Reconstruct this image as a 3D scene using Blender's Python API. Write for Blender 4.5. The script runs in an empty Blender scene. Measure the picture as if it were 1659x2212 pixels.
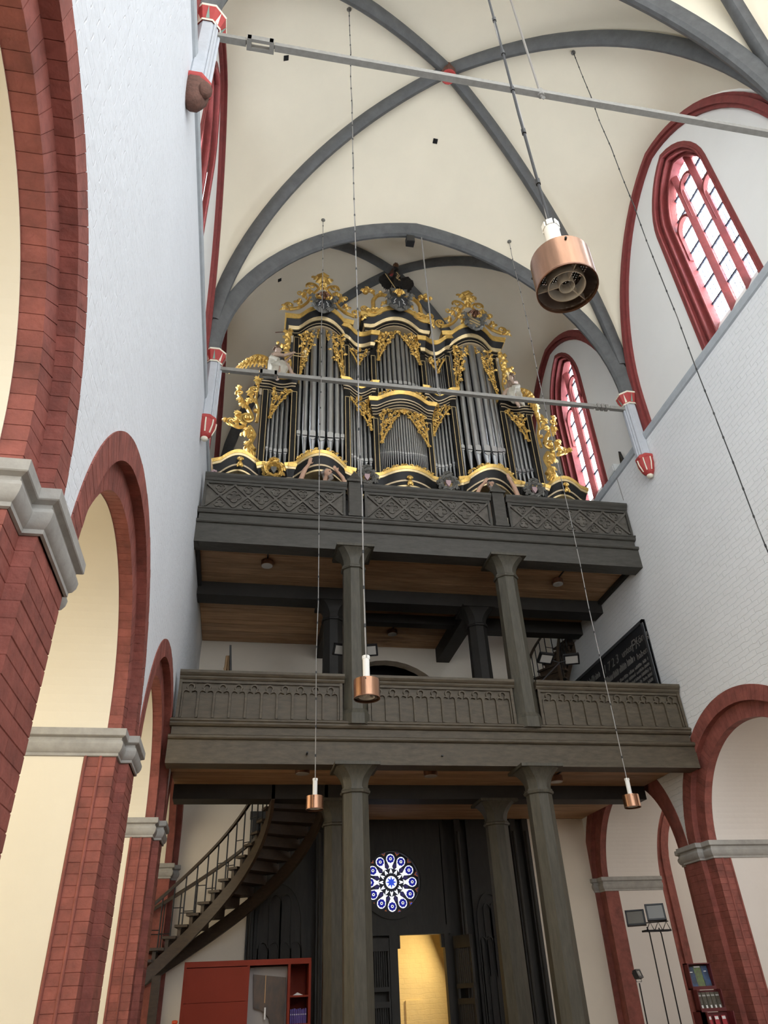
import bpy, bmesh, math, random
from mathutils import Vector, Matrix
from mathutils.bvhtree import BVHTree
PI = math.pi
sc = bpy.context.scene
COL = sc.collection

# ------------------------------------------------------------------ camera
CAM_Z = 1.6
cam_d = bpy.data.cameras.new('camera')
cam_d.sensor_fit = 'HORIZONTAL'; cam_d.sensor_width = 36.0
cam_d.lens = 36.0 * 1560.0 / 1659.0
cam_d.clip_start = 0.05; cam_d.clip_end = 200
cam = bpy.data.objects.new('camera', cam_d); COL.objects.link(cam)
Rm = Matrix(((0.983242, -0.068304, -0.169026), (-0.178197, -0.555807, -0.811988), (-0.038483, 0.828501, -0.558664)))
cam.matrix_world = Matrix.Translation((0, 0, CAM_Z)) @ Rm.to_4x4()
sc.camera = cam

# ------------------------------------------------------------------ world, exposure
sc.view_settings.view_transform = 'Standard'; sc.view_settings.look = 'None'
sc.view_settings.gamma = 1.0; sc.view_settings.use_curve_mapping = False
sc.view_settings.exposure = 0.74
WORLD_STRENGTH = 2.1
WINDOW_STRENGTH = 12.0
w = bpy.data.worlds.new('sky'); sc.world = w; w.use_nodes = True
w.node_tree.nodes['Background'].inputs[0].default_value = (0.93, 0.965, 1.0, 1)
w.node_tree.nodes['Background'].inputs[1].default_value = WORLD_STRENGTH
sc.cycles.max_bounces = 5; sc.cycles.diffuse_bounces = 4; sc.cycles.glossy_bounces = 2
sc.cycles.use_adaptive_sampling = True; sc.cycles.adaptive_threshold = 0.05; sc.cycles.adaptive_min_samples = 12; sc.cycles.use_light_tree = False
sc.cycles.transmission_bounces = 2; sc.cycles.transparent_max_bounces = 6
sc.cycles.sample_clamp_indirect = 6.0
sc.cycles.caustics_reflective = False; sc.cycles.caustics_refractive = False

def area(name, loc, rot, sx, sy, power, color):
    l = bpy.data.lights.new(name, 'AREA'); l.shape = 'RECTANGLE'; l.size = sx; l.size_y = sy
    l.energy = power; l.color = color
    o = bpy.data.objects.new(name, l); COL.objects.link(o); o.location = loc; o.rotation_euler = rot
    return o
# added lamps along the outer aisle walls, standing in for unseen window daylight
area('aisle_fill_left', (-6.2, 6.0, 4.2), (0, math.radians(-90), 0), 4.5, 17, 400, (1.0, 0.88, 0.66))
area('aisle_fill_right', (13.2, 8.0, 4.2), (0, math.radians(90), 0), 4.5, 17, 190, (1.0, 0.94, 0.86))
# lamp in the room behind the west door
area('tower_room_lamp', (5.2, 18.6, 2.6), (0, math.radians(70), math.radians(20)), 0.3, 0.5, 50, (1.0, 0.76, 0.38))

# ------------------------------------------------------------------ materials
MAT = {}
def mk(name, col, rough=0.6, metal=0.0, var=0.0, vscale=3.0, bump=0.0, bscale=20.0, stretch=(1, 1, 1), col2=None,
       brick=None, spec=0.5, emis=None, rnd=0.0):
    m = bpy.data.materials.new(name); m.use_nodes = True
    nt = m.node_tree; N = nt.nodes; L = nt.links
    b = N['Principled BSDF']
    b.inputs['Base Color'].default_value = (*col, 1); b.inputs['Roughness'].default_value = rough
    b.inputs['Metallic'].default_value = metal; b.inputs['Specular IOR Level'].default_value = spec
    geo = N.new('ShaderNodeNewGeometry')
    mp = N.new('ShaderNodeMapping'); mp.inputs['Scale'].default_value = stretch
    L.new(geo.outputs['Position'], mp.inputs['Vector'])
    if var > 0 or col2:
        nz = N.new('ShaderNodeTexNoise'); nz.inputs['Scale'].default_value = vscale; nz.inputs['Detail'].default_value = 6
        nz.inputs['Roughness'].default_value = 0.65
        L.new(mp.outputs[0], nz.inputs['Vector'])
        rp = N.new('ShaderNodeValToRGB')
        c2 = col2 if col2 else tuple(c * (1 - var) for c in col)
        c1 = col if col2 else tuple(min(1, c * (1 + var * 0.6)) for c in col)
        rp.color_ramp.elements[0].position = 0.3; rp.color_ramp.elements[1].position = 0.7
        rp.color_ramp.elements[0].color = (*c2, 1); rp.color_ramp.elements[1].color = (*c1, 1)
        L.new(nz.outputs['Fac'], rp.inputs['Fac'])
        out = rp.outputs['Color']
        if rnd > 0:
            oi = N.new('ShaderNodeObjectInfo'); mr = N.new('ShaderNodeMapRange')
            mr.inputs['To Min'].default_value = 1 - rnd; mr.inputs['To Max'].default_value = 1 + rnd
            L.new(oi.outputs['Random'], mr.inputs['Value'])
            hv = N.new('ShaderNodeHueSaturation'); L.new(mr.outputs[0], hv.inputs['Value']); L.new(out, hv.inputs['Color'])
            out = hv.outputs['Color']
        L.new(out, b.inputs['Base Color'])
    h = None
    if bump > 0:
        n2 = N.new('ShaderNodeTexNoise'); n2.inputs['Scale'].default_value = bscale; n2.inputs['Detail'].default_value = 4
        L.new(mp.outputs[0], n2.inputs['Vector'])
        bm_ = N.new('ShaderNodeBump'); bm_.inputs['Strength'].default_value = bump; bm_.inputs['Distance'].default_value = 0.02
        L.new(n2.outputs['Fac'], bm_.inputs['Height']); L.new(bm_.outputs[0], b.inputs['Normal']); h = bm_
    if brick:
        sep = N.new('ShaderNodeSeparateXYZ'); cmb = N.new('ShaderNodeCombineXYZ'); L.new(geo.outputs['Position'], sep.inputs[0])
        L.new(sep.outputs[brick[0]], cmb.inputs[0]); L.new(sep.outputs[2], cmb.inputs[1])
        nw = N.new('ShaderNodeTexNoise'); nw.inputs['Scale'].default_value = 6.0; L.new(geo.outputs['Position'], nw.inputs['Vector'])
        va = N.new('ShaderNodeVectorMath'); va.operation = 'SCALE'; va.inputs['Scale'].default_value = 0.07; L.new(nw.outputs['Color'], va.inputs[0])
        vb = N.new('ShaderNodeVectorMath'); L.new(cmb.outputs[0], vb.inputs[0]); L.new(va.outputs[0], vb.inputs[1])
        bt = N.new('ShaderNodeTexBrick'); bt.inputs['Scale'].default_value = 1.0
        bt.inputs['Brick Width'].default_value = 0.29; bt.inputs['Row Height'].default_value = 0.10
        bt.inputs['Mortar Size'].default_value = 0.009; bt.inputs['Mortar Smooth'].default_value = 0.9
        bt.inputs['Color1'].default_value = (1, 1, 1, 1); bt.inputs['Color2'].default_value = (0.8, 0.8, 0.8, 1); bt.inputs['Mortar'].default_value = (0, 0, 0, 1)
        L.new(vb.outputs[0], bt.inputs['Vector'])
        b2 = N.new('ShaderNodeBump'); b2.inputs['Strength'].default_value = brick[1]; b2.inputs['Distance'].default_value = 0.02
        L.new(bt.outputs['Color'], b2.inputs['Height'])
        if h: L.new(h.outputs[0], b2.inputs['Normal'])
        L.new(b2.outputs[0], b.inputs['Normal'])
    if emis:
        b.inputs['Emission Color'].default_value = (*emis[0], 1); b.inputs['Emission Strength'].default_value = emis[1]
    MAT[name] = m
    return m

mk('plaster_left', (0.725, 0.75, 0.78), 0.9, var=0.03, vscale=1.2, bump=0.5, bscale=9, brick=(1, 0.3))
mk('plaster_right', (0.78, 0.79, 0.79), 0.9, var=0.04, vscale=0.8, bump=0.3, bscale=9, brick=(1, 0.5))
mk('plaster_upper', (0.80, 0.79, 0.75), 0.92, var=0.03, vscale=0.7, bump=0.12, bscale=4)
mk('plaster_cream', (0.80, 0.74, 0.60), 0.92, var=0.04, vscale=0.8, bump=0.15, bscale=6)
mk('vault_west', (0.82, 0.725, 0.565), 0.95, var=0.05, vscale=0.5, bump=0.10, bscale=3)
mk('plaster_aisle', (0.74, 0.69, 0.64), 0.92, var=0.04, vscale=0.8, bump=0.15, bscale=6)
mk('plaster_west', (0.79, 0.715, 0.60), 0.92, var=0.05, vscale=0.8, bump=0.15, bscale=6)
mk('vault_plaster', (0.82, 0.745, 0.585), 0.95, var=0.05, vscale=0.5, bump=0.10, bscale=3)
mk('red_paint', (0.268, 0.080, 0.061), 0.75, var=0.35, vscale=5.0, bump=0.45, bscale=14, rnd=0.10)
mk('red_window', (0.225, 0.040, 0.036), 0.7, var=0.22, vscale=6, bump=0.2, bscale=20)
mk('rib_grey', (0.112, 0.114, 0.113), 0.8, var=0.25, vscale=4, bump=0.25, bscale=12)
mk('stone_grey', (0.37, 0.36, 0.335), 0.8, var=0.18, vscale=6, bump=0.15, bscale=25)
mk('string_grey', (0.42, 0.45, 0.47), 0.85, var=0.1, vscale=6, bump=0.15, bscale=20)
mk('shaft_white', (0.49, 0.51, 0.54), 0.8, var=0.08, vscale=8, bump=0.1, bscale=25)
mk('paint_red', (0.42, 0.05, 0.045), 0.6, var=0.1, vscale=10)
mk('paint_cream', (0.80, 0.75, 0.60), 0.6)
mk('paint_green', (0.22, 0.33, 0.27), 0.6)
mk('corbel_brown', (0.14, 0.065, 0.045), 0.8, var=0.4, vscale=20, bump=0.6, bscale=30)
mk('wood_lower', (0.098, 0.078, 0.049), 0.6, col2=(0.048, 0.036, 0.021), var=0.3, vscale=3.0, bump=0.12, bscale=10, stretch=(1.5, 6, 6))
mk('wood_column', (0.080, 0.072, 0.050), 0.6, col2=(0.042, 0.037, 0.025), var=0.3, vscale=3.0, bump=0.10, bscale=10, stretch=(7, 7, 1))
mk('wood_upper', (0.066, 0.061, 0.050), 0.6, col2=(0.036, 0.033, 0.026), var=0.3, vscale=3.0, bump=0.12, bscale=10, stretch=(1.5, 6, 6))
mk('wood_panel_upper', (0.128, 0.116, 0.095), 0.7, col2=(0.046, 0.039, 0.031), var=0.3, vscale=6.0, bump=0.15, bscale=14, stretch=(1, 3, 1))
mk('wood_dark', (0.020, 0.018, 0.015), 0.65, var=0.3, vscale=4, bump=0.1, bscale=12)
mk('plank', (0.54, 0.335, 0.185), 0.6, col2=(0.30, 0.165, 0.080), var=0.3, vscale=2.2, bump=0.1, bscale=9, stretch=(0.6, 7, 7), rnd=0.18)
mk('stair_wood', (0.060, 0.037, 0.020), 0.5, col2=(0.030, 0.018, 0.009), var=0.3, vscale=3, stretch=(3, 3, 8))
mk('screen_wood_shaded', (0.022, 0.020, 0.016), 0.6, col2=(0.010, 0.009, 0.0075), var=0.3, vscale=3, stretch=(6, 6, 1))  # dark wood, its colour lowered further to hold the gallery's shade
mk('case_black', (0.012, 0.011, 0.010), 0.45, var=0.2, vscale=6, spec=0.3)
mk('gold', (0.86, 0.56, 0.16), 0.38, metal=0.7, var=0.22, vscale=9, bump=0.3, bscale=25)
mk('gold_pale', (0.80, 0.62, 0.33), 0.40, metal=0.6, var=0.15, vscale=9)
mk('gold_line', (0.66, 0.52, 0.33), 0.5, metal=0.3)
mk('pipe_metal', (0.50, 0.515, 0.52), 0.36, metal=0.92, var=0.18, vscale=4, stretch=(4, 4, 0.6))
mk('pipe_lip', (0.74, 0.76, 0.78), 0.36, metal=0.9, var=0.1, vscale=6)
mk('slot_black', (0.004, 0.004, 0.004), 0.9)
mk('copper', (0.33, 0.180, 0.110), 0.26, metal=0.95, var=0.25, vscale=9, stretch=(3, 3, 0.4))
mk('enamel', (0.80, 0.79, 0.74), 0.45)
mk('wire_grey', (0.27, 0.255, 0.235), 0.5, metal=0.3)
mk('wire_dark', (0.02, 0.02, 0.02), 0.6)
mk('rod_grey', (0.27, 0.26, 0.235), 0.6, var=0.15, vscale=12, bump=0.1, bscale=40)
mk('flesh', (0.55, 0.33, 0.22), 0.5, var=0.15, vscale=9)
mk('marble_skin', (0.50, 0.36, 0.27), 0.5, var=0.15, vscale=9)
mk('cloth_white', (0.56, 0.52, 0.42), 0.55, var=0.2, vscale=7, bump=0.2, bscale=20)
mk('hair_brown', (0.16, 0.10, 0.06), 0.6, var=0.3, vscale=20, bump=0.6, bscale=40)
mk('hair_grey', (0.24, 0.21, 0.18), 0.6, var=0.3, vscale=20, bump=0.6, bscale=40)
mk('eagle_black', (0.012, 0.011, 0.012), 0.45, var=0.3, vscale=20, bump=0.6, bscale=30)
mk('bronze', (0.20, 0.10, 0.06), 0.4, metal=0.6, var=0.3, vscale=20)
mk('shield_grey', (0.16, 0.155, 0.135), 0.6, var=0.3, vscale=14, bump=0.3, bscale=30)
mk('cabinet_red', (0.22, 0.028, 0.012), 0.6, spec=0.2, var=0.06, vscale=2)
mk('rack_red', (0.10, 0.012, 0.014), 0.5)
mk('black_metal', (0.010, 0.010, 0.011), 0.45)
mk('lamp_glass', (0.42, 0.40, 0.36), 0.25)
mk('flood_glass', (0.12, 0.11, 0.085), 0.25)
mk('plaque_black', (0.013, 0.014, 0.017), 0.5)
mk('plaque_frame', (0.050, 0.052, 0.055), 0.5)
mk('letter_grey', (0.17, 0.16, 0.145), 0.6)
mk('white_plastic', (0.70, 0.72, 0.70), 0.5)
mk('floor_stone', (0.17, 0.125, 0.095), 0.7, var=0.2, vscale=2)
mk('purple', (0.07, 0.035, 0.22), 0.5, var=0.2, vscale=30)
mk('paper_white', (0.72, 0.72, 0.70), 0.6)
mk('paper_blue', (0.05, 0.10, 0.22), 0.5, col2=(0.03, 0.035, 0.03), var=0.2, vscale=9)
mk('paper_green', (0.13, 0.22, 0.06), 0.5, col2=(0.10, 0.08, 0.07), var=0.2, vscale=22)
mk('paper_dark', (0.075, 0.065, 0.045), 0.5, var=0.3, vscale=20)
mk('paper_red', (0.38, 0.03, 0.04), 0.5)
mk('picture_dark', (0.040, 0.030, 0.024), 0.5, col2=(0.10, 0.06, 0.035), var=0.3, vscale=5, stretch=(2, 2, 0.8))
mk('case_grey', (0.30, 0.27, 0.25), 0.6)
mk('golden_wall', (0.76, 0.62, 0.36), 0.85, var=0.08, vscale=2, bump=0.4, bscale=9, brick=(0, 0.25))
mk('pale_wood', (0.42, 0.24, 0.10), 0.5, var=0.2, vscale=6)
mk('orange_plastic', (0.75, 0.09, 0.02), 0.4)
mk('void_shade', (0.006, 0.006, 0.006), 1.0)  # near black: the shade inside unlit openings is in the colour
mk('pink', (0.48, 0.33, 0.34), 0.6)
mk('lead', (0.015, 0.018, 0.035), 0.6)

def glass_mat(name, tint, strength, cell, lead, tints=None):
    """daylit leaded glass: bright pane with a fine lead net in the object's local (y,z)"""
    m = bpy.data.materials.new(name); m.use_nodes = True
    nt = m.node_tree; N = nt.nodes; L = nt.links
    for n in list(N): N.remove(n)
    out = N.new('ShaderNodeOutputMaterial'); em = N.new('ShaderNodeEmission'); em.inputs['Strength'].default_value = strength
    geo = N.new('ShaderNodeNewGeometry'); sep = N.new('ShaderNodeSeparateXYZ'); cmb = N.new('ShaderNodeCombineXYZ')
    L.new(geo.outputs['Position'], sep.inputs[0]); L.new(sep.outputs[1], cmb.inputs[0]); L.new(sep.outputs[2], cmb.inputs[1])
    bt = N.new('ShaderNodeTexBrick'); bt.offset = 0.0; bt.inputs['Scale'].default_value = 1.0
    bt.inputs['Brick Width'].default_value = cell; bt.inputs['Row Height'].default_value = cell * 1.15
    bt.inputs['Mortar Size'].default_value = lead; bt.inputs['Mortar Smooth'].default_value = 0.1
    c1 = tint; c2 = tuple(c * 0.86 for c in tint)
    bt.inputs['Color1'].default_value = (*c1, 1); bt.inputs['Color2'].default_value = (*c2, 1); bt.inputs['Mortar'].default_value = (0.02, 0.022, 0.03, 1)
    L.new(cmb.outputs[0], bt.inputs['Vector'])
    col = bt.outputs['Color']
    if tints:
        nz = N.new('ShaderNodeTexNoise'); nz.inputs['Scale'].default_value = 2.2; L.new(geo.outputs['Position'], nz.inputs['Vector'])
        rp = N.new('ShaderNodeValToRGB'); rp.color_ramp.elements[0].position = 0.35; rp.color_ramp.elements[1].position = 0.62
        rp.color_ramp.elements[0].color = (*tints, 1); rp.color_ramp.elements[1].color = (1, 1, 1, 1)
        L.new(nz.outputs['Fac'], rp.inputs['Fac'])
        mx = N.new('ShaderNodeMix'); mx.data_type = 'RGBA'; mx.blend_type = 'MULTIPLY'; mx.inputs[0].default_value = 1.0
        L.new(col, mx.inputs[6]); L.new(rp.outputs[0], mx.inputs[7]); col = mx.outputs[2]
    L.new(col, em.inputs['Color']); L.new(em.outputs[0], out.inputs['Surface'])
    MAT[name] = m
glass_mat('window_glass', (0.90, 0.96, 1.0), WINDOW_STRENGTH, 0.115, 0.010, (0.72, 0.80, 0.95))
def emit(name, col, s):
    m = bpy.data.materials.new(name); m.use_nodes = True; N = m.node_tree.nodes
    for n in list(N): N.remove(n)
    o = N.new('ShaderNodeOutputMaterial'); e = N.new('ShaderNodeEmission')
    e.inputs[0].default_value = (*col, 1); e.inputs[1].default_value = s
    m.node_tree.links.new(e.outputs[0], o.inputs[0]); MAT[name] = m
emit('rose_white', (0.95, 0.97, 1.0), 0.75)
emit('rose_blue', (0.012, 0.014, 0.16), 1.0)
emit('rose_star', (0.03, 0.07, 0.50), 0.8)
emit('rose_violet', (0.06, 0.05, 0.16), 0.35)
emit('rose_amber', (0.35, 0.12, 0.05), 0.35)

# ------------------------------------------------------------------ mesh helpers
class MB:
    def __init__(s): s.v = []; s.f = []
    def add(s, vs, fs):
        n = len(s.v); s.v += [tuple(p) for p in vs]; s.f += [tuple(i + n for i in f) for f in fs]; return s
    def box(s, x0, x1, y0, y1, z0, z1):
        return s.add([(x0, y0, z0), (x1, y0, z0), (x1, y1, z0), (x0, y1, z0), (x0, y0, z1), (x1, y0, z1), (x1, y1, z1), (x0, y1, z1)],
                     [(0, 3, 2, 1), (4, 5, 6, 7), (0, 1, 5, 4), (1, 2, 6, 5), (2, 3, 7, 6), (3, 0, 4, 7)])
    def obox(s, c, ax, ay, az, hx, hy, hz):
        c = Vector(c); ax = Vector(ax).normalized() * hx; ay = Vector(ay).normalized() * hy; az = Vector(az).normalized() * hz
        vs = [c + ax * i + ay * j + az * k for k in (-1, 1) for (i, j) in ((-1, -1), (1, -1), (1, 1), (-1, 1))]
        return s.add(vs, [(0, 3, 2, 1), (4, 5, 6, 7), (0, 1, 5, 4), (1, 2, 6, 5), (2, 3, 7, 6), (3, 0, 4, 7)])
    def prism(s, poly, axis, a0, a1):
        n = len(poly)
        mkp = {'x': lambda p, a: (a, p[0], p[1]), 'y': lambda p, a: (p[0], a, p[1]), 'z': lambda p, a: (p[0], p[1], a)}[axis]
        vs = [mkp(p, a0) for p in poly] + [mkp(p, a1) for p in poly]
        fs = [tuple(range(n)), tuple(range(2 * n - 1, n - 1, -1))] + [(i, (i + 1) % n, n + (i + 1) % n, n + i) for i in range(n)]
        return s.add(vs, fs)
    def loft(s, rings, caps=True, closed_ring=True, closed_path=False):
        m = len(rings[0]); n = len(rings); vs = [p for r in rings for p in r]; fs = []
        for i in range(n if closed_path else n - 1):
            a = i * m; b = ((i + 1) % n) * m
            for j in range(m if closed_ring else m - 1):
                k = (j + 1) % m; fs.append((a + j, a + k, b + k, b + j))
        if caps and not closed_path and closed_ring:
            fs.append(tuple(range(m - 1, -1, -1))); fs.append(tuple(range((n - 1) * m, n * m)))
        return s.add(vs, fs)
    def lathe(s, prof, c=(0, 0, 0), n=16, caps=False, rot=0.0):
        rings = [[(c[0] + r * math.cos(rot + 2 * PI * j / n), c[1] + r * math.sin(rot + 2 * PI * j / n), c[2] + z) for j in range(n)] for r, z in prof]
        return s.loft(rings, caps=caps)
    def tube(s, path, rad, n=6, caps=True):
        path = [Vector(p) for p in path]; N = len(path)
        if not hasattr(rad, '__len__'): rad = [rad] * N
        rings = []; up = None
        for i, p in enumerate(path):
            t = (path[min(i + 1, N - 1)] - path[max(i - 1, 0)])
            t = t.normalized() if t.length > 1e-9 else Vector((0, 0, 1))
            if up is None:
                up = Vector((0, 0, 1)) if abs(t.z) < 0.9 else Vector((1, 0, 0))
            a = (up - t * up.dot(t)); a = a.normalized() if a.length > 1e-6 else t.orthogonal().normalized(); up = a; b = t.cross(a)
            rings.append([p + (a * math.cos(2 * PI * j / n) + b * math.sin(2 * PI * j / n)) * rad[i] for j in range(n)])
        return s.loft(rings, caps=caps)
    def ell(s, c, r, n=10, m=7, rotm=None):
        c = Vector(c); rings = []
        for i in range(m + 1):
            th = PI * i / m; th = min(max(th, 0.03), PI - 0.03)
            ring = []
            for j in range(n):
                p = Vector((r[0] * math.sin(th) * math.cos(2 * PI * j / n), r[1] * math.sin(th) * math.sin(2 * PI * j / n), r[2] * math.cos(th)))
                if rotm: p = rotm @ p
                ring.append(c + p)
            rings.append(ring)
        return s.loft(rings)
    def sweep(s, path, nrm, prof, closed_path=False, flip=1, caps=True):
        """profile (a,b): a along flip*(nrm x tangent), b along nrm"""
        path = [Vector(p) for p in path]; nrm = Vector(nrm).normalized(); N = len(path); rings = []
        for i in range(N):
            if closed_path: t0 = path[i] - path[i - 1]; t1 = path[(i + 1) % N] - path[i]
            else: t0 = path[i] - path[max(i - 1, 0)]; t1 = path[min(i + 1, N - 1)] - path[i]
            if t0.length < 1e-9: t0 = t1
            if t1.length < 1e-9: t1 = t0
            t = (t0.normalized() + t1.normalized()).normalized()
            cs = max(0.5, t.dot(t1.normalized())); ad = nrm.cross(t).normalized() * flip / cs
            rings.append([path[i] + ad * a + nrm * b for a, b in prof])
        return s.loft(rings, closed_path=closed_path, caps=caps)
    def grid(s, fn, nu, nv):
        vs = [fn(i / nu, j / nv) for i in range(nu + 1) for j in range(nv + 1)]
        fs = [(i * (nv + 1) + j, (i + 1) * (nv + 1) + j, (i + 1) * (nv + 1) + j + 1, i * (nv + 1) + j + 1) for i in range(nu) for j in range(nv)]
        return s.add(vs, fs)
    def mesh(s, name, mat, smooth=None, recalc=True):
        me = bpy.data.meshes.new(name); me.from_pydata(s.v, [], s.f); me.validate()
        if recalc:
            bm = bmesh.new(); bm.from_mesh(me); bmesh.ops.recalc_face_normals(bm, faces=bm.faces); bm.to_mesh(me); bm.free()
        if mat: me.materials.append(MAT[mat])
        if smooth is not None:
            me.polygons.foreach_set('use_smooth', [True] * len(me.polygons))
            me.set_sharp_from_angle(angle=math.radians(smooth))
        return me
    def build(s, name, mat, parent=None, smooth=None, recalc=True):
        o = bpy.data.objects.new(name, s.mesh(name, mat, smooth, recalc)); COL.objects.link(o)
        if parent: o.parent = parent; o.matrix_parent_inverse = parent.matrix_basis.inverted()
        return o

def tag(o, label=None, cat=None, group=None, kind=None):
    if label: o['label'] = label
    if cat: o['category'] = cat
    if group: o['group'] = group
    if kind: o['kind'] = kind
    return o
def empty(name, loc=(0, 0, 0), rz=0.0, parent=None, **kw):
    o = bpy.data.objects.new(name, None); COL.objects.link(o); o.location = loc; o.rotation_euler = (0, 0, rz)
    o.empty_display_size = 0.1
    if parent: o.parent = parent; o.matrix_parent_inverse = parent.matrix_basis.inverted()
    return tag(o, **kw)
def inst(name, me, parent, loc=(0, 0, 0), rot=(0, 0, 0), scale=(1, 1, 1)):
    o = bpy.data.objects.new(name, me); COL.objects.link(o); o.parent = parent; o.matrix_parent_inverse = parent.matrix_basis.inverted()
    o.location = loc; o.rotation_euler = rot; o.scale = scale
    return o
def struct(o, label=None): return tag(o, label, None, None, 'structure')
def arcpts(c, r, a0, a1, n): return [(c[0] + r * math.cos(a0 + (a1 - a0) * i / n), c[1] + r * math.sin(a0 + (a1 - a0) * i / n)) for i in range(n + 1)]
def copy_tree(o, parent=None):
    c = o.copy(); COL.objects.link(c)
    if parent: c.parent = parent
    for ch in list(o.children): copy_tree(ch, c)
    return c
rng = random.Random(7)

# ================================================================== THE SETTING
XL, XR = -1.2, 8.05            # nave faces of the lower walls
XLU, XRU = -1.38, 8.20         # recessed upper walls
YW = 17.2                      # west wall
Y_ROD1, Y_ROD2 = 10.85, 4.68   # transverse arches / tie rods
ZS = 11.5                      # string course
ARC_C = [-2.9, 1.72, 6.35, 10.78, 15.2]
ZC = 3.95; RO, R1, R2 = 2.2, 1.95, 1.69
D_SOF = 0.235                 # depth of the red part of the arch soffit
Z_IMP = 4.08
SIDE = {-1: (3.95, 4.08), 1: (3.55, 3.68)}   # arch centre height, impost height of each wall

fl = MB().box(-6.6, 13.4, -2, 22, -0.1, 0).build('floor', 'floor_stone'); struct(fl, 'stone floor of the nave and aisles')

def arcade_slab(mb, x0, x1, R, ybeg, yend, ztop, ZC, Z_IMP):
    """wall slab with semicircular openings down to the impost"""
    a0 = math.asin((Z_IMP - ZC) / R); n = 56
    for i, c in enumerate(ARC_C):
        lo = ybeg if i == 0 else (ARC_C[i - 1] + c) / 2
        hi = yend if i == len(ARC_C) - 1 else (ARC_C[i + 1] + c) / 2
        pts = arcpts((c, ZC), R, PI - a0, a0, n)
        pts = [(min(max(p[0], lo), hi), p[1]) for p in pts]
        front = []; top = []
        for p in pts: front.append(p)
        poly = [(lo, Z_IMP)] + front + [(hi, Z_IMP)]
        m = len(poly)
        vs = []
        for x in (x0, x1):
            vs += [(x, p[0], p[1]) for p in poly] + [(x, p[0], ztop) for p in poly]
        fs = []
        for k in range(m - 1):
            fs.append((k, k + 1, m + k + 1, m + k)); fs.append((2 * m + k, 2 * m + k + 1, 3 * m + k + 1, 3 * m + k))
            fs.append((k, k + 1, 2 * m + k + 1, 2 * m + k))
        mb.add(vs, fs)

def side(sgn):
    """sgn -1 left wall, +1 right wall; d = depth behind the nave face"""
    X0 = XL if sgn < 0 else XR
    return lambda d: X0 + sgn * d
for sgn, nm, mat, lab in ((-1, 'wall_left', 'plaster_left', 'white nave wall with red-banded round arches'),
                          (1, 'wall_right', 'plaster_right', 'whitewashed brick nave wall with the black plaque')):
    X = side(sgn)
    mb = MB(); arcade_slab(mb, X(0), X(0.14), RO, -2.0, YW, ZS, *SIDE[sgn])
    wl = mb.build(nm, mat, recalc=False); struct(wl, lab)
    core = MB(); arcade_slab(core, X(D_SOF), X(1.5), R2 - .006, -2.0, YW, 7.6, *SIDE[sgn])
    core.build('arch_soffit', 'plaster_cream' if sgn < 0 else 'plaster_aisle', wl, recalc=False)
    # close the top of the slab behind
    MB().box(min(X(0.14), X(0.42)), max(X(0.14), X(0.42)), -2, YW, ZC + RO + 0.02, ZS).build('wall_core', mat, wl)

brick_cache = {}
def brick_mesh(name, w, d, h, mat):
    key = (name, round(w, 3), round(d, 3), round(h, 3))
    if key not in brick_cache:
        b = 0.004
        mb = MB()
        # bevelled block, length w (local y), depth d (local x), height h (z), centred
        rings = []
        for z, k in ((-h / 2, b), (-h / 2 + b, 0), (h / 2 - b, 0), (h / 2, b)):
            rings.append([(-d / 2 + k, -w / 2 + k, z), (d / 2 - k, -w / 2 + k, z), (d / 2 - k, w / 2 - k, z), (-d / 2 + k, w / 2 - k, z)])
        mb.loft(rings)
        brick_cache[key] = mb.mesh(name, mat)
    return brick_cache[key]

trim_n = [0]
def trim(label, loc=(0, 0, 0)):
    trim_n[0] += 1
    return empty('trim_%d' % trim_n[0], loc, label=label, kind='structure')

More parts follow.
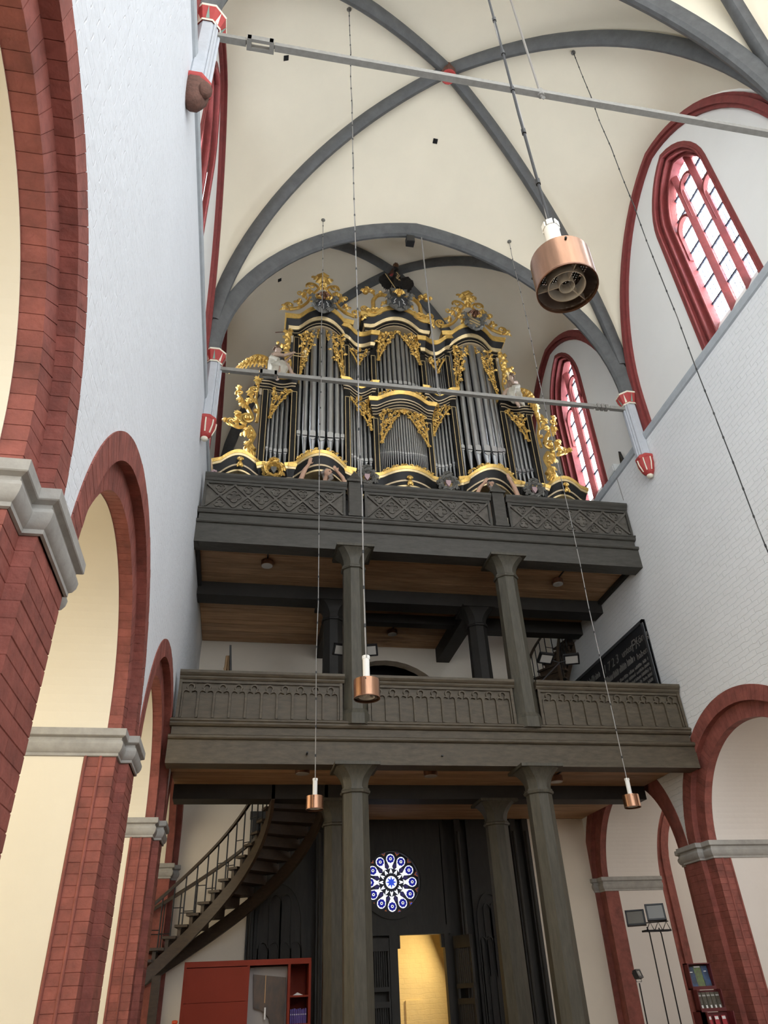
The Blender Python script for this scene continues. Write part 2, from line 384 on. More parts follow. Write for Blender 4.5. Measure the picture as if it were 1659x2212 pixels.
H_B = 0.10
def arch_ring(sgn, ci, a_lo, a_hi, label, bricks=True):
    """two-order red arch: outer voussoirs flush with the wall, inner order set back"""
    ZC, Z_IMP = SIDE[sgn]
    X = side(sgn); c = ARC_C[ci]; t = trim(label, (X(0), c, Z_IMP))
    a0 = math.asin((Z_IMP - ZC) / RO)
    a_lo = max(a_lo, a0); a_hi = min(a_hi, PI - a0)
    for (ra, rb, d0, d1) in ((R1, RO, -0.012, 0.16), (R2, R1 + 0.02, 0.095, D_SOF + .01)):
        if bricks:
            rm = (ra + rb) / 2; n = max(1, int((a_hi - a_lo) * rm / H_B)); da = (a_hi - a_lo) / n
            # wedge voussoir mesh, built once in polar frame at angle 0
            g = 0.0025 / rm
            vs = []
            for x in (X(d0) , X(d1)):
                for aa, rr in ((-da / 2 + g, ra), (da / 2 - g, ra), (da / 2 - g, rb), (-da / 2 + g, rb)):
                    vs.append((x - X(0), rr * math.cos(aa), rr * math.sin(aa)))
            me = MB().add(vs, [(0, 1, 2, 3), (4, 7, 6, 5), (0, 4, 5, 1), (1, 5, 6, 2), (2, 6, 7, 3), (3, 7, 4, 0)]).mesh('brick', 'red_paint')
            # mortar bed just below the brick faces
            path = [(X(0), c + rm * math.cos(a), ZC + rm * math.sin(a)) for a in [a_lo + (a_hi - a_lo) * k / 40 for k in range(41)]]
            hw = (rb - ra) / 2 - 0.004
            bb = sorted((sgn * (d0 + 0.006), sgn * (d1 - 0.01)))
            MB().sweep(path, (1, 0, 0), [(-hw, bb[0]), (hw, bb[0]), (hw, bb[1]), (-hw, bb[1])]).build('mortar_bed', 'red_paint', t)
            for k in range(n):
                a = a_lo + da * (k + 0.5)
                j = rng.uniform(-0.0015, 0.0015)
                o = inst('brick', me, t, (X(0) + j, c, ZC), (a, 0, 0))
        else:
            path = [(X(0), c + (ra + rb) / 2 * math.cos(a), ZC + (ra + rb) / 2 * math.sin(a)) for a in [a_lo + (a_hi - a_lo) * k / 40 for k in range(41)]]
            hw = (rb - ra) / 2; bb = sorted((sgn * d0, sgn * d1))
            MB().sweep(path, (1, 0, 0), [(-hw, bb[0]), (hw, bb[0]), (hw, bb[1]), (-hw, bb[1])]).build('arch_order', 'red_paint', t)
    return t

def impost_prof():   # (out, z) mouldings of the grey impost
    return [(0.0, -0.40), (0.03, -0.39), (0.03, -0.35), (0.06, -0.33), (0.09, -0.28), (0.10, -0.22), (0.08, -0.18), (0.06, -0.165), (0.06, -0.13),
            (0.12, -0.11), (0.13, -0.10), (0.13, 0.0), (0.0, 0.0)]
def pier(sgn, y0, y1, label, bricks=True, z0=0.0):
    """y0 = springing line of the nearer arch's R-edges (centre c0), y1 likewise; built from c0+R.. to c1-R.."""
    X = side(sgn); ZC, Z_IMP = SIDE[sgn]
    a_lo, a_hi = y0 + R1 - 0.0, y1 - R1          # outer face
    b_lo, b_hi = y0 + R2, y1 - R2                # inner order
    t = trim(label, (X(0.2), (a_lo + a_hi) / 2, 0))
    zt = Z_IMP - 0.27
    xs = sorted((X(0.42), X(1.5)))
    MB().box(xs[0], xs[1], b_lo, b_hi, z0, Z_IMP).build('pier_core', 'plaster_cream' if sgn < 0 else 'plaster_aisle', t)
    if bricks:
        n = int((zt - z0) / H_B)
        xs = sorted((X(0.004), X(0.3))); MB().box(xs[0], xs[1], a_lo + .005, a_hi - .005, z0, zt).build('mortar_bed', 'red_paint', t)
        xs = sorted((X(0.104), X(0.42))); MB().box(xs[0], xs[1], b_lo + .005, b_hi - .005, z0, zt).build('mortar_bed', 'red_paint', t)
        wa = a_hi - a_lo
        st = 14   # courses that can be seen start at about 1.4 m up
        for k in range(max(0, int((0.9 - z0) / H_B)), n):
            z = z0 + (k + 0.5) * H_B
            if k % 2:
                for q in (0.25, 0.75):
                    inst('brick', brick_mesh('brick', wa / 2 - .006, 0.15, H_B - .0045, 'red_paint'), t, (X(0.075 + rng.uniform(-.0015, .0015)), a_lo + wa * q, z))
            else:
                inst('brick', brick_mesh('brick', wa - .006, 0.15, H_B - .0045, 'red_paint'), t, (X(0.075 + rng.uniform(-.0015, .0015)), a_lo + wa / 2, z))
            # camera-side steps
            wb = a_lo - b_lo + 0.06
            inst('brick', brick_mesh('brick', wb, 0.15, H_B - .0045, 'red_paint'), t, (X(0.175), b_lo + wb / 2 + rng.uniform(-.0015, .0015), z))
            inst('brick', brick_mesh('brick', 0.1, 0.165, H_B - .0045, 'red_paint'), t, (X(0.335), b_lo + 0.05 + rng.uniform(-.0015, .0015), z))
        # vertical roll on the jamb
        for d in (0.25, 0.40):
            MB().tube([(X(d), b_lo, z0 + 0.2), (X(d), b_lo, zt)], 0.017, 8).build('roll_moulding', 'red_paint', t, smooth=60)
    else:
        xs = sorted((X(-0.01), X(0.3))); MB().box(xs[0], xs[1], a_lo, a_hi, z0, zt).build('pier_face', 'red_paint', t)
        xs = sorted((X(0.1), X(0.42))); MB().box(xs[0], xs[1], b_lo, b_hi, z0, zt).build('pier_order', 'red_paint', t)
    # impost mould: path around the pier (camera side, nave side, far side)
    path = [(X(1.5), b_lo), (X(0.10), b_lo), (X(0.10), a_lo), (X(-0.01), a_lo), (X(-0.01), a_hi), (X(0.10), a_hi), (X(0.10), b_hi), (X(1.5), b_hi)]
    pts3 = [(p[0], p[1], Z_IMP) for p in path]
    prof = impost_prof()
    fl_ = 1 if sgn > 0 else -1
    MB().sweep(pts3, (0, 0, 1), [(o * .55, z * .70) for o, z in prof], flip=fl_).build('impost', 'stone_grey', t, smooth=25)
    return t

arch_ring(-1, 1, 0.0, 1.75, 'red brick arch at the left edge of the picture')
arch_ring(-1, 2, 0.0, PI, 'second red brick arch of the left wall')
arch_ring(-1, 3, 0.0, PI, 'third red brick arch of the left wall, ending at the gallery')
arch_ring(-1, 4, 0.0, PI, 'red arch behind the stair under the gallery', bricks=False)
arch_ring(1, 3, 0.0, PI, 'red brick arch of the right wall beside the gallery')
arch_ring(1, 4, 0.0, PI, 'red arch of the right wall under the gallery', bricks=False)
arch_ring(1, 2, 0.0, PI, 'nearer red arch of the right wall', bricks=False)
pier(-1, ARC_C[1], ARC_C[2], 'nearest red brick pier of the left wall with grey impost')
pier(-1, ARC_C[2], ARC_C[3], 'second red brick pier of the left wall with grey impost')
pier(-1, ARC_C[3], ARC_C[4], 'red pier of the left wall in front of the stair')
pier(1, ARC_C[3], ARC_C[4], 'red pier of the right wall behind the leaflet stand')
pier(1, ARC_C[2], ARC_C[3], 'nearer red pier of the right wall', bricks=False)
pier(1, ARC_C[4], ARC_C[4] + 4.43, 'red pier of the right wall at the west end', bricks=False)
pier(-1, ARC_C[4], ARC_C[4] + 4.43, 'red pier of the left wall at the west end', bricks=False)

# aisles
for sgn, nm in ((-1, 'left'), (1, 'right')):
    X = side(sgn); xo = X(5.2)
    o = MB().box(min(xo, xo + sgn * .3), max(xo, xo + sgn * .3), -2, 20, 0, 7.6).build('wall_aisle_' + nm, 'plaster_cream' if sgn < 0 else 'plaster_aisle'); struct(o, 'outer wall of the %s aisle' % nm)
    xs = sorted((X(1.5), xo)); o = MB()
    def fn(u, v, xs=xs): return (xs[0] + (xs[1] - xs[0]) * u, -2 + 22 * v, 6.0 + 1.5 * math.sin(PI * u))
    o.grid(fn, 14, 2); o = o.build('ceiling_aisle_' + nm, 'plaster_cream' if sgn < 0 else 'plaster_aisle'); struct(o, 'vault of the %s aisle' % nm)
    xs = sorted((X(0.3), xo)); o = MB().box(xs[0], xs[1], 17.6, 17.9, 0, 7.6).build('wall_aisle_end_' + nm, 'plaster_cream' if sgn < 0 else 'plaster_aisle'); struct(o, 'west end of the %s aisle' % nm)
# red blind arch on the west end of the right aisle
t = trim('dark red blind arch at the west end of the right aisle')
path = [(10.08, 17.6, 0.0), (10.08, 17.6, 3.9)] + [(11.6 + 1.52 * math.cos(a), 17.6, 3.9 + 1.9 * math.sin(a)) for a in [PI - PI * k / 20 for k in range(1, 21)]] + [(13.12, 17.6, 0)]
MB().sweep(path, (0, 1, 0), [(-.16, -.08), (.16, -.08), (.16, .05), (-.16, .05)]).build('arch_band', 'red_paint', t)
MB().sweep(path, (0, 1, 0), [(-.05, -.13), (.05, -.13), (.05, -.05), (-.05, -.05)]).build('arch_roll', 'red_paint', t)

o = MB().box(-6.6, 13.4, -2.3, -2.0, 0, 3.6).build('wall_light_block', 'plaster_aisle'); struct(o, 'unseen low wall added behind the viewpoint to block light')  # added out of view to cut the light reaching under the galleries
# string courses
for sgn, nm in ((-1, 'left'), (1, 'right')):
    X = side(sgn); t = trim('grey string course along the %s wall' % nm)
    MB().sweep([(X(0), -2, ZS), (X(0), YW, ZS)], (0, 0, 1), [(0.0, -0.17), (0.035, -0.15), (0.05, -0.05), (0.05, 0.0), (-0.35, 0.05), (-0.35, -0.17)],
               flip=(1 if sgn > 0 else -1)).build('string_mould', 'string_grey', t)

# ------------------------------------------------------------------ upper walls with windows
def parch(u, pt=0.12): return (1 - pt) * math.sqrt(max(0, 1 - u * u)) + pt * (1 - u)
WINS = {  # centre y, half width, spring z, apex z
    'near': (7.52, 0.95, 15.25, 16.85), 'far': (13.75, 0.98, 15.3, 17.0), 'east': (1.35, 0.95, 15.25, 16.85)}  # east: glowing windows of the unseen near bay, added for more daylight
def win_top(y, c, hw, zs, za):
    u = min(1, abs(y - c) / hw); return zs + (za - zs) * parch(u, 0.25)
for sgn, nm in ((-1, 'left'), (1, 'right')):
    xu = XLU if sgn < 0 else XRU; x1 = xu + sgn * 0.75
    mb = MB(); segs = []; cur = -2.0
    for (c, hw, zs, za) in (WINS['east'], WINS['near'], WINS['far']):
        segs.append((cur, c - hw, None)); ny = 20
        for k in range(ny):
            ya = c - hw + 2 * hw * k / ny; yb = c - hw + 2 * hw * (k + 1) / ny
            segs.append((ya, yb, (win_top(ya, c, hw, zs, za), win_top(yb, c, hw, zs, za))))
        cur = c + hw
    segs.append((cur, YW, None))
    for ya, yb, tp in segs:
        if tp is None: za_ = zb_ = ZS - 0.2
        else: za_, zb_ = tp
        vs = [(x, y, z) for x in (xu, x1) for (y, z) in ((ya, za_), (yb, zb_), (yb, 19.6), (ya, 19.6))]
        mb.add(vs, [(0, 1, 2, 3), (4, 5, 6, 7), (0, 1, 5, 4)])
    wu = mb.build('wall_upper_' + nm, 'plaster_upper', recalc=False); struct(wu, 'pale upper wall of the %s side with red-framed windows' % nm)

wn = 0
BARS = 0.53
for sgn, sd in ((1, 'right'), (-1, 'left')):
    for key in ('near', 'far', 'east'):
        wn += 1
        c, hw, zs, za = WINS[key]
        xu = XLU if sgn < 0 else XRU
        X = lambda d, xu=xu, sgn=sgn: xu + sgn * d
        W = empty('window_%d' % wn, (X(0.1), c, ZS), label='tall red-framed pointed window, %s one of the %s wall' % ({'near': 'nearer', 'far': 'farther', 'east': 'nearest overhead'}[key], sd), kind='structure')
        def outline(h, inset_top, n=16, zb=ZS):
            zz = za - inset_top
            top = [(c + h * math.cos(PI * k / n), zs + (zz - zs) * parch(abs(math.cos(PI * k / n)), 0.25)) for k in range(n + 1)]
            return [(c + h, zb)] + top + [(c - h, zb)]
        # stepped jamb orders (rolls)
        for (h, d, w_, dp, it) in ((hw - 0.03, -0.02, 0.05, 0.10, 0.03), (hw - 0.09, 0.10, 0.055, 0.16, 0.09), (hw - 0.16, 0.24, 0.06, 0.30, 0.16)):
            path = [(X(d), y, z) for y, z in outline(h, it)]
            b0, b1 = sorted((0, sgn * dp))
            MB().sweep(path, (1, 0, 0), [(-w_, b0), (w_, b0), (w_, b1), (-w_, b1)]).build('jamb_order', 'red_window', W, smooth=40)
            MB().sweep([(X(d), y, z) for y, z in outline(h - w_, it + w_)], (1, 0, 0), [(0.022 * math.cos(q), 0.022 * math.sin(q)) for q in [2 * PI * k / 8 for k in range(8)]]).build('roll_moulding', 'red_window', W, smooth=60)
        # sloping white sill
        gh = hw - 0.20; gz = 12.35; gx = X(0.42)
        vs = [(X(-0.02), c - gh, ZS), (X(-0.02), c + gh, ZS), (gx, c + gh, gz), (gx, c - gh, gz), (gx, c - gh, ZS), (gx, c + gh, ZS)]
        MB().add(vs, [(0, 1, 2, 3), (2, 5, 4, 3), (0, 4, 5, 1), (0, 3, 4), (1, 5, 2)]).build('window_sill', 'plaster_upper', W)
        # mullions with three lights
        lw = 2 * gh / 3
        for m_ in (-0.5, 0.5):
            y = c + m_ * lw; zt = win_top(y, c, gh, zs, za - 0.2)
            pr_ = [(gx - sgn * 0.16, y), (gx - sgn * 0.04, y + 0.075), (gx + sgn * 0.06, y + 0.06), (gx + sgn * 0.06, y - 0.06), (gx - sgn * 0.04, y - 0.075)]
            MB().prism(pr_, 'z', gz - 0.45, zt).build('mullion', 'red_window', W)
        for li in (-1, 0, 1):
            yc = c + li * lw; zt = zs + (0.55 if li == 0 else -0.25)
            path = [(gx - sgn * 0.05, yc + lw * 0.47, zt - 0.8)] + [(gx - sgn * 0.05, yc + lw * 0.47 * math.cos(PI * k / 12), zt + 0.34 * math.sin(PI * k / 12)) for k in range(13)] + [(gx - sgn * 0.05, yc - lw * 0.47, zt - 0.8)]
            MB().sweep(path, (1, 0, 0), [(-.03, -.05), (.03, -.05), (.03, .05), (-.03, .05)]).build('tracery_arch', 'red_window', W, smooth=40)
        # panes
        for li in (-1, 0, 1):
            y0 = c + (li - 0.5) * lw + 0.02; y1 = c + (li + 0.5) * lw - 0.02
            z = gz
            while z < za:
                ys = [y0 + (y1 - y0) * k / 6 for k in range(7)]
                tops = [min(z + BARS - 0.02, win_top(y, c, gh, zs, za - 0.2)) for y in ys]
                if max(tops) - z < 0.08: break
                poly = [(y0, z), (y1, z)] + [(y, max(t_, z + 0.005)) for y, t_ in reversed(list(zip(ys, tops)))]
                MB().prism(poly, 'x', gx + sgn * 0.02, gx + sgn * 0.03).build('pane', 'window_glass', W)
                if z > gz: MB().box(min(gx - sgn * .015, gx + sgn * .015), max(gx - sgn * .015, gx + sgn * .015), y0, y1, z - 0.04, z + 0.005).build('saddle_bar', 'lead', W)
                z += BARS
    # red wall arches (formerets) follow below with the vault

# ------------------------------------------------------------------ vaults
ZSP = 12.62
def make_bay(y0, y1, boss, ap0, ap1, apw, name, label):
    bx, by, bz = boss
    XA, XB = XLU + 0.02, XRU - 0.02
    corners = {(-1, 0): (XA, y0), (1, 0): (XB, y0), (-1, 1): (XA, y1), (1, 1): (XB, y1)}
    dz = lambda s: ZSP + (bz - ZSP) * math.sqrt(max(0, 1 - (1 - s) ** 2))
    mb = MB(); nu, nv = 14, 24
    for (ca, cb, apex) in (((-1, 0), (1, 0), ap0), ((-1, 1), (1, 1), ap1), ((-1, 0), (-1, 1), apw), ((1, 0), (1, 1), apw)):
        A = corners[ca]; B = corners[cb]
        def fn(s, t, A=A, B=B, apex=apex):
            s2 = s
            ax = A[0] + (bx - A[0]) * s2; ay = A[1] + (by - A[1]) * s2
            cx = B[0] + (bx - B[0]) * s2; cy = B[1] + (by - B[1]) * s2
            tt = 0.5 - 0.5 * math.cos(PI * t)
            u = abs(2 * tt - 1)
            h = dz(s2); rg = apex + (bz - apex) * math.sin(s2 * PI / 2)
            rg = max(rg, h)
            return (ax + (cx - ax) * tt, ay + (cy - ay) * tt, h + (rg - h) * parch(u, 0.12))
        mb.grid(fn, nu, nv)
    me = mb.build(name, 'vault_west' if name == 'ceiling_west' else 'vault_plaster', smooth=60, recalc=False); struct(me, label)
    prof = [(-0.06, -0.13), (0.07, -0.13), (0.19, -0.06), (0.22, 0.0), (0.19, 0.06), (0.07, 0.13), (-0.06, 0.13)]
    for k, (cx, cy) in corners.items():
        path = []
        for i in range(25):
            s = 1 - math.cos(i / 24 * PI / 2); s = 0.012 + 0.985 * s
            path.append((cx + (bx - cx) * s, cy + (by - cy) * s, dz(s) - 0.02))
        n = Vector((cy - by, bx - cx, 0)).normalized()
        t_ = (Vector(path[-1]) - Vector(path[-2])).normalized()
        fl_ = 1 if n.cross(t_).z < 0 else -1
        MB().sweep(path, n, prof, flip=fl_).build('rib', 'rib_grey', me, smooth=35)
    # boss
    MB().lathe([(0.02, -0.34), (0.10, -0.34), (0.17, -0.30), (0.19, -0.22), (0.17, -0.1), (0.17, 0.05)], (bx, by, bz), 14, caps=True).build('boss', 'corbel_brown', me, smooth=40)
    MB().lathe([(0.10, -0.345), (0.15, -0.36), (0.17, -0.33), (0.12, -0.32), (0.10, -0.345)], (bx, by, bz), 14).build('boss_ring', 'paint_red', me, smooth=40)
    return me
def trans_rib(y, apex, parent):
    xa, xb = XLU + 0.1, XRU - 0.1; xm = (xa + xb) / 2; h = (xb - xa) / 2
    path = [(xm - h * math.cos(PI * i / 40), y, ZSP + (apex - ZSP) * parch(abs(math.cos(PI * i / 40)), 0.12)) for i in range(41)]
    prof = [(-0.06, -0.16), (0.06, -0.16), (0.22, -0.07), (0.25, 0.0), (0.22, 0.07), (0.06, 0.16), (-0.06, 0.16)]
    MB().sweep(path, (0, 1, 0), prof, flip=1).build('transverse_rib', 'rib_grey', parent, smooth=35)
V_near = make_bay(-2.0, Y_ROD2, (3.48, 1.35, 18.8), 17.98, 17.98, 17.35, 'ceiling_near', 'cream rib vault over the near bay')
V_mid = make_bay(Y_ROD2, Y_ROD1, (3.50, 7.48, 19.03), 17.86, 17.86, 17.4, 'ceiling', 'cream rib vault with grey ribs over the nave')
V_west = make_bay(Y_ROD1, YW, (3.51, 13.80, 20.05), 17.86, 18.2, 17.6, 'ceiling_west', 'cream rib vault above the organ')
trans_rib(Y_ROD2, 17.98, V_mid); trans_rib(Y_ROD1, 17.86, V_mid)
# red wall arches
for sgn, sd in ((-1, 'left'), (1, 'right')):
    xu = XLU if sgn < 0 else XRU
    for (ya, yb, apex, wh) in ((Y_ROD2, Y_ROD1, 17.4, 'nearer'), (Y_ROD1, YW, 17.6, 'western'), (-2, Y_ROD2, 17.35, 'nearest')):
        t = trim('red wall arch of the %s bay on the %s wall' % (wh, sd))
        m = (ya + yb) / 2; h = (yb - ya) / 2 - 0.16
        path = [(xu, m + h, ZS)] + [(xu, m + h * math.cos(PI * i / 36), 12.4 + (apex - 0.12 - 12.4) * parch(abs(math.cos(PI * i / 36)), 0.12)) for i in range(37)] + [(xu, m - h, ZS)]
        for (w_, d0, d1) in ((0.13, 0.0, 0.07), (0.06, 0.05, 0.13)):
            b0, b1 = sorted((0.02 * sgn, -sgn * d1))
            MB().sweep(path, (1, 0, 0), [(-w_, b0), (w_, b0), (w_, b1), (-w_, b1)]).build('arch_roll', 'red_window', t, smooth=30)
# small square vent holes in the vault
def vault_hit(V, x, y):
    bvh = BVHTree.FromPolygons([tuple(v.co) for v in V.data.vertices], [tuple(p.vertices) for p in V.data.polygons])
    h = bvh.ray_cast(Vector((x, y, 5)), Vector((0, 0, 1))); return h
for V, x, y in ((V_mid, -0.11, 7.36), (V_mid, 3.56, 8.98), (V_west, 0.10, 13.56)):
    loc, nrm, idx, dist = vault_hit(V, x, y)
    n = nrm if nrm.z < 0 else -nrm
    tx = n.orthogonal().normalized(); ty = n.cross(tx)
    MB().obox(loc, tx + ty, tx - ty, n, 0.055, 0.055, 0.012).build('vent_hole', 'void_shade', V)

# ------------------------------------------------------------------ west wall
mb = MB()
AC, AH, AZ = 3.45, 1.75, 7.05      # arch opening at gallery level
n = 20
arc = [(AC - AH * math.cos(PI * k / n), AZ + 1.75 * math.sin(PI * k / n)) for k in range(n + 1)]
def wq(x0, x1, za, zb, z2, z3): mb.add([(x0, YW, za), (x1, YW, zb), (x1, YW, z3), (x0, YW, z2)], [(0, 1, 2, 3)])
wq(XL - .3, 0.30, 0, 0, 19.9, 19.9); wq(6.62, XR + .3, 0, 0, 19.9, 19.9)
wq(0.30, AC - AH, 5.15, 5.15, 19.9, 19.9); wq(AC + AH, 6.62, 5.15, 5.15, 19.9, 19.9)
for k in range(n): wq(arc[k][0], arc[k + 1][0], arc[k][1], arc[k + 1][1], 19.9, 19.9)
ww = mb.build('wall_back', 'plaster_west', recalc=False); struct(ww, 'pale west wall behind the organ and galleries')
MB().box(0.2, 6.8, YW + 0.9, YW + 1.0, 5.0, 9.6).build('tower_room_wall', 'void_shade', ww)  # black boxes paint the darkness of the unlit tower room
for x0, x1 in ((0.2, 0.3), (6.62, 6.72)): MB().box(x0, x1, YW + .03, YW + 1.0, 5.0, 9.6).build('tower_room_side', 'void_shade', ww)
MB().box(0.2, 6.8, YW + .03, YW + 1.0, 9.5, 9.6).build('tower_room_top', 'void_shade', ww)
MB().sweep([(x, YW - 0.01, z) for x, z in arc], (0, 1, 0), [(-.05, -.03), (.0, -.03), (.0, .3), (-.05, .3)]).build('arch_reveal', 'plaster_west', ww)

# ------------------------------------------------------------------ wall shafts carrying the vault ribs
def wall_shaft(sgn, y, label, brown=False):
    x = (XL if sgn < 0 else XR) - sgn * 0.08
    t = trim(label, (x, y, 10.4))
    MB().lathe([(0.15, 10.92), (0.15, 12.36)], (x, y, 0), 8, rot=PI / 8).build('shaft', 'shaft_white', t)
    for k in (-1, 0, 1):
        a = (PI if sgn > 0 else 0) + k * 0.8
        MB().tube([(x + 0.15 * math.cos(a), y + 0.15 * math.sin(a), 10.92), (x + 0.15 * math.cos(a), y + 0.15 * math.sin(a), 12.36)], 0.022, 6).build('shaft_roll', 'shaft_white', t, smooth=60)
    # capital: flaring octagon with painted facets
    r0, r1, n = 0.16, 0.235, 8
    for k in range(n):
        a0 = PI / 8 + 2 * PI * k / n; a1 = PI / 8 + 2 * PI * (k + 1) / n; am = (a0 + a1) / 2
        P = lambda r, a, z: (x + r * math.cos(a), y + r * math.sin(a), z)
        MB().add([P(r0, a0, 12.36), P(r0, a1, 12.36), P(r1, a1, 12.62), P(r1, a0, 12.62), P(0.02, am, 12.4), P(0.02, am, 12.62)],
                 [(0, 1, 2, 3), (0, 4, 1), (3, 2, 5), (0, 3, 5, 4), (1, 4, 5, 2)]).build('capital_facet', 'paint_red', t)
        q = 1.012
        MB().add([P(r0 * q, am - .15, 12.40), P(r0 * q, am + .15, 12.40), P(r1 * .99, am, 12.60), P(r0 * .9, am, 12.45)], [(0, 1, 2), (0, 2, 3), (1, 3, 2), (0, 3, 1)]).build('capital_leaf', 'paint_green' if k % 2 else 'paint_cream', t)
    MB().lathe([(0.17, 12.34), (0.185, 12.36), (0.17, 12.385)], (x, y, 0), 8, rot=PI / 8).build('neck_ring', 'paint_cream', t)
    MB().lathe([(0.235, 12.62), (0.245, 12.63), (0.245, 12.655), (0.235, 12.665)], (x, y, 0), 8, caps=True, rot=PI / 8).build('abacus', 'paint_cream', t)
    # corbel
    MB().lathe([(0.165, 10.94), (0.20, 10.90), (0.20, 10.84), (0.165, 10.80)], (x, y, 0), 8, caps=True, rot=PI / 8).build('corbel_rim', 'paint_red', t)
    MB().lathe([(0.185, 10.83), (0.175, 10.70), (0.13, 10.55), (0.07, 10.47), (0.01, 10.46)], (x, y, 0), 10, caps=True).build('corbel', 'corbel_brown' if brown else 'paint_red', t, smooth=50)
    if not brown:
        for k in range(8):
            a = 2 * PI * k / 8
            MB().tube([(x + .19 * math.cos(a), y + .19 * math.sin(a), 10.82), (x + .18 * math.cos(a), y + .18 * math.sin(a), 10.70), (x + .12 * math.cos(a), y + .12 * math.sin(a), 10.54)], .014, 5).build('corbel_rib', 'paint_cream', t)
        MB().ell((x, y, 10.45), (.07, .07, .05)).build('corbel_knob', 'paint_cream', t, smooth=60)
    else:
        # carved mask
        hx = x - sgn * 0.13
        MB().ell((hx, y - .09, 10.68), (.09, .09, .12)).build('carved_mask', 'corbel_brown', t, smooth=60)
wall_shaft(1, Y_ROD1, 'white wall shaft with red and white corbel on the right wall')
wall_shaft(-1, Y_ROD1, 'white wall shaft beside the organ on the left wall')
wall_shaft(-1, Y_ROD2, 'nearest white wall shaft on the left wall with carved brown corbel', brown=True)
wall_shaft(1, Y_ROD2, 'nearest white wall shaft on the right wall')

# ------------------------------------------------------------------ tie rods
def tie_rod(y, z, xh, htop, label, tbs):
    t = empty('tie_rod', (XL + .2, y, z), label=label, cat='tie rod', group='iron tie rods across the nave')
    xa, xb = XL + 0.21, XR - 0.21; h = 0.042
    cuts = [xa]
    for x, kind in tbs: cuts += [x - 0.19, x + 0.19]
    cuts.append(xb)
    for i in range(0, len(cuts), 2):
        MB().box(cuts[i], cuts[i + 1], y - h, y + h, z - h, z + h).build('bar', 'rod_grey', t)
    for x, kind in tbs:
        if kind:
            for s in (-1, 1):
                MB().box(x - .17, x + .17, y + s * .055 - .02, y + s * .055 + .02, z - .055, z + .055).build('turnbuckle_cheek', 'rod_grey', t)
                MB().box(x + s * .15 - .03, x + s * .15 + .03, y - .075, y + .075, z - .058, z + .058).build('turnbuckle_end', 'rod_grey', t)
                MB().tube([(x + s * .12, y, z), (x + s * .20, y, z)], .025, 8).build('turnbuckle_screw', 'rod_grey', t)
        else:
            MB().box(x - .2, x + .2, y - .03, y + .03, z - .03, z + .03).build('joint_bar', 'rod_grey', t)
            for s in (-1, 0, 1): MB().box(x + s * .1 - .035, x + s * .1 + .035, y - .06, y + .06, z - .055, z + .055).build('joint_plate', 'rod_grey', t)
    MB().tube([(xh, y, z - .1), (xh, y, htop)], 0.018, 6).build('hanger', 'wire_grey', t)
    MB().lathe([(0.045, -.06), (.055, -.03), (.055, .06), (.03, .09)], (xh, y, z), 8, caps=True).build('hanger_clasp', 'rod_grey', t)
    MB().tube([(xh, y, z - .1), (xh + .03, y, z - .14), (xh + .05, y, z - .10), (xh + .02, y, z - .07)], .012, 6).build('hanger_hook', 'rod_grey', t)
tie_rod(Y_ROD1, 12.28, 3.56, 18.0, 'iron tie rod spanning the nave in front of the organ', [(-0.02, True), (7.3, False)])
tie_rod(Y_ROD2, 12.28, 3.55, 18.0, 'nearer iron tie rod crossing the top of the picture', [(-0.42, True)])

# ================================================================== GALLERIES
def capped_sweep_x(prof, x0, x1, name, mat, parent, y0):
    """prof: (out, z) ; out is towards the camera (-y)"""
    return MB().prism([(y0 - o, z) for o, z in prof], 'x', x0, x1).build(name, mat, parent)

def gallery_base(root, yf, zb, zm, zp, mat):
    """main beam zb..zm, fascia zm..zp"""
    x0, x1 = XL + 0.002, XR - 0.002
    MB().box(x0, x1, yf, yf + 0.34, zb, zm).build('front_beam', mat, root)
    capped_sweep_x([(0, zm - .03), (.04, zm - .02), (.055, zm), (.055, zm + .03), (.03, zm + .05), (0, zm + .06)], x0, x1, 'beam_moulding', mat, root, yf)
    MB().box(x0 + .03, x1 - .03, yf + .03, yf + 0.26, zm, zp).build('fascia', mat, root)
    capped_sweep_x([(-.03, zp - .07), (.01, zp - .06), (.03, zp - .03), (.03, zp), (.05, zp + .015), (.05, zp + .04), (.0, zp + .07), (-.2, zp + .07), (-.2, zp - .07)], x0, x1, 'fascia_moulding', mat, root, yf)

def planks(root, y0, y1, x0, x1, z, w=0.21):
    n = max(1, round((y1 - y0) / w)); w = (y1 - y0) / n
    for k in range(n):
        dz = rng.uniform(-.004, .004)
        MB().box(x0, x1, y0 + k * w + .004, y0 + (k + 1) * w - .004, z + dz, z + .03 + dz).build('plank', 'plank', root)

# ---- lower gallery
LY = 12.0
GL = empty('lower_gallery', ((XL + XR) / 2, LY, 4.8), label='dark brown wooden lower gallery with trefoil-arched parapet', cat='gallery')
gallery_base(GL, LY, 4.80, 5.20, 5.46, 'wood_lower')
LZ0, LZ1 = 5.53, 6.18
LSEC = [(-1.13, 1.62), (2.06, 4.72), (5.20, 8.03)]
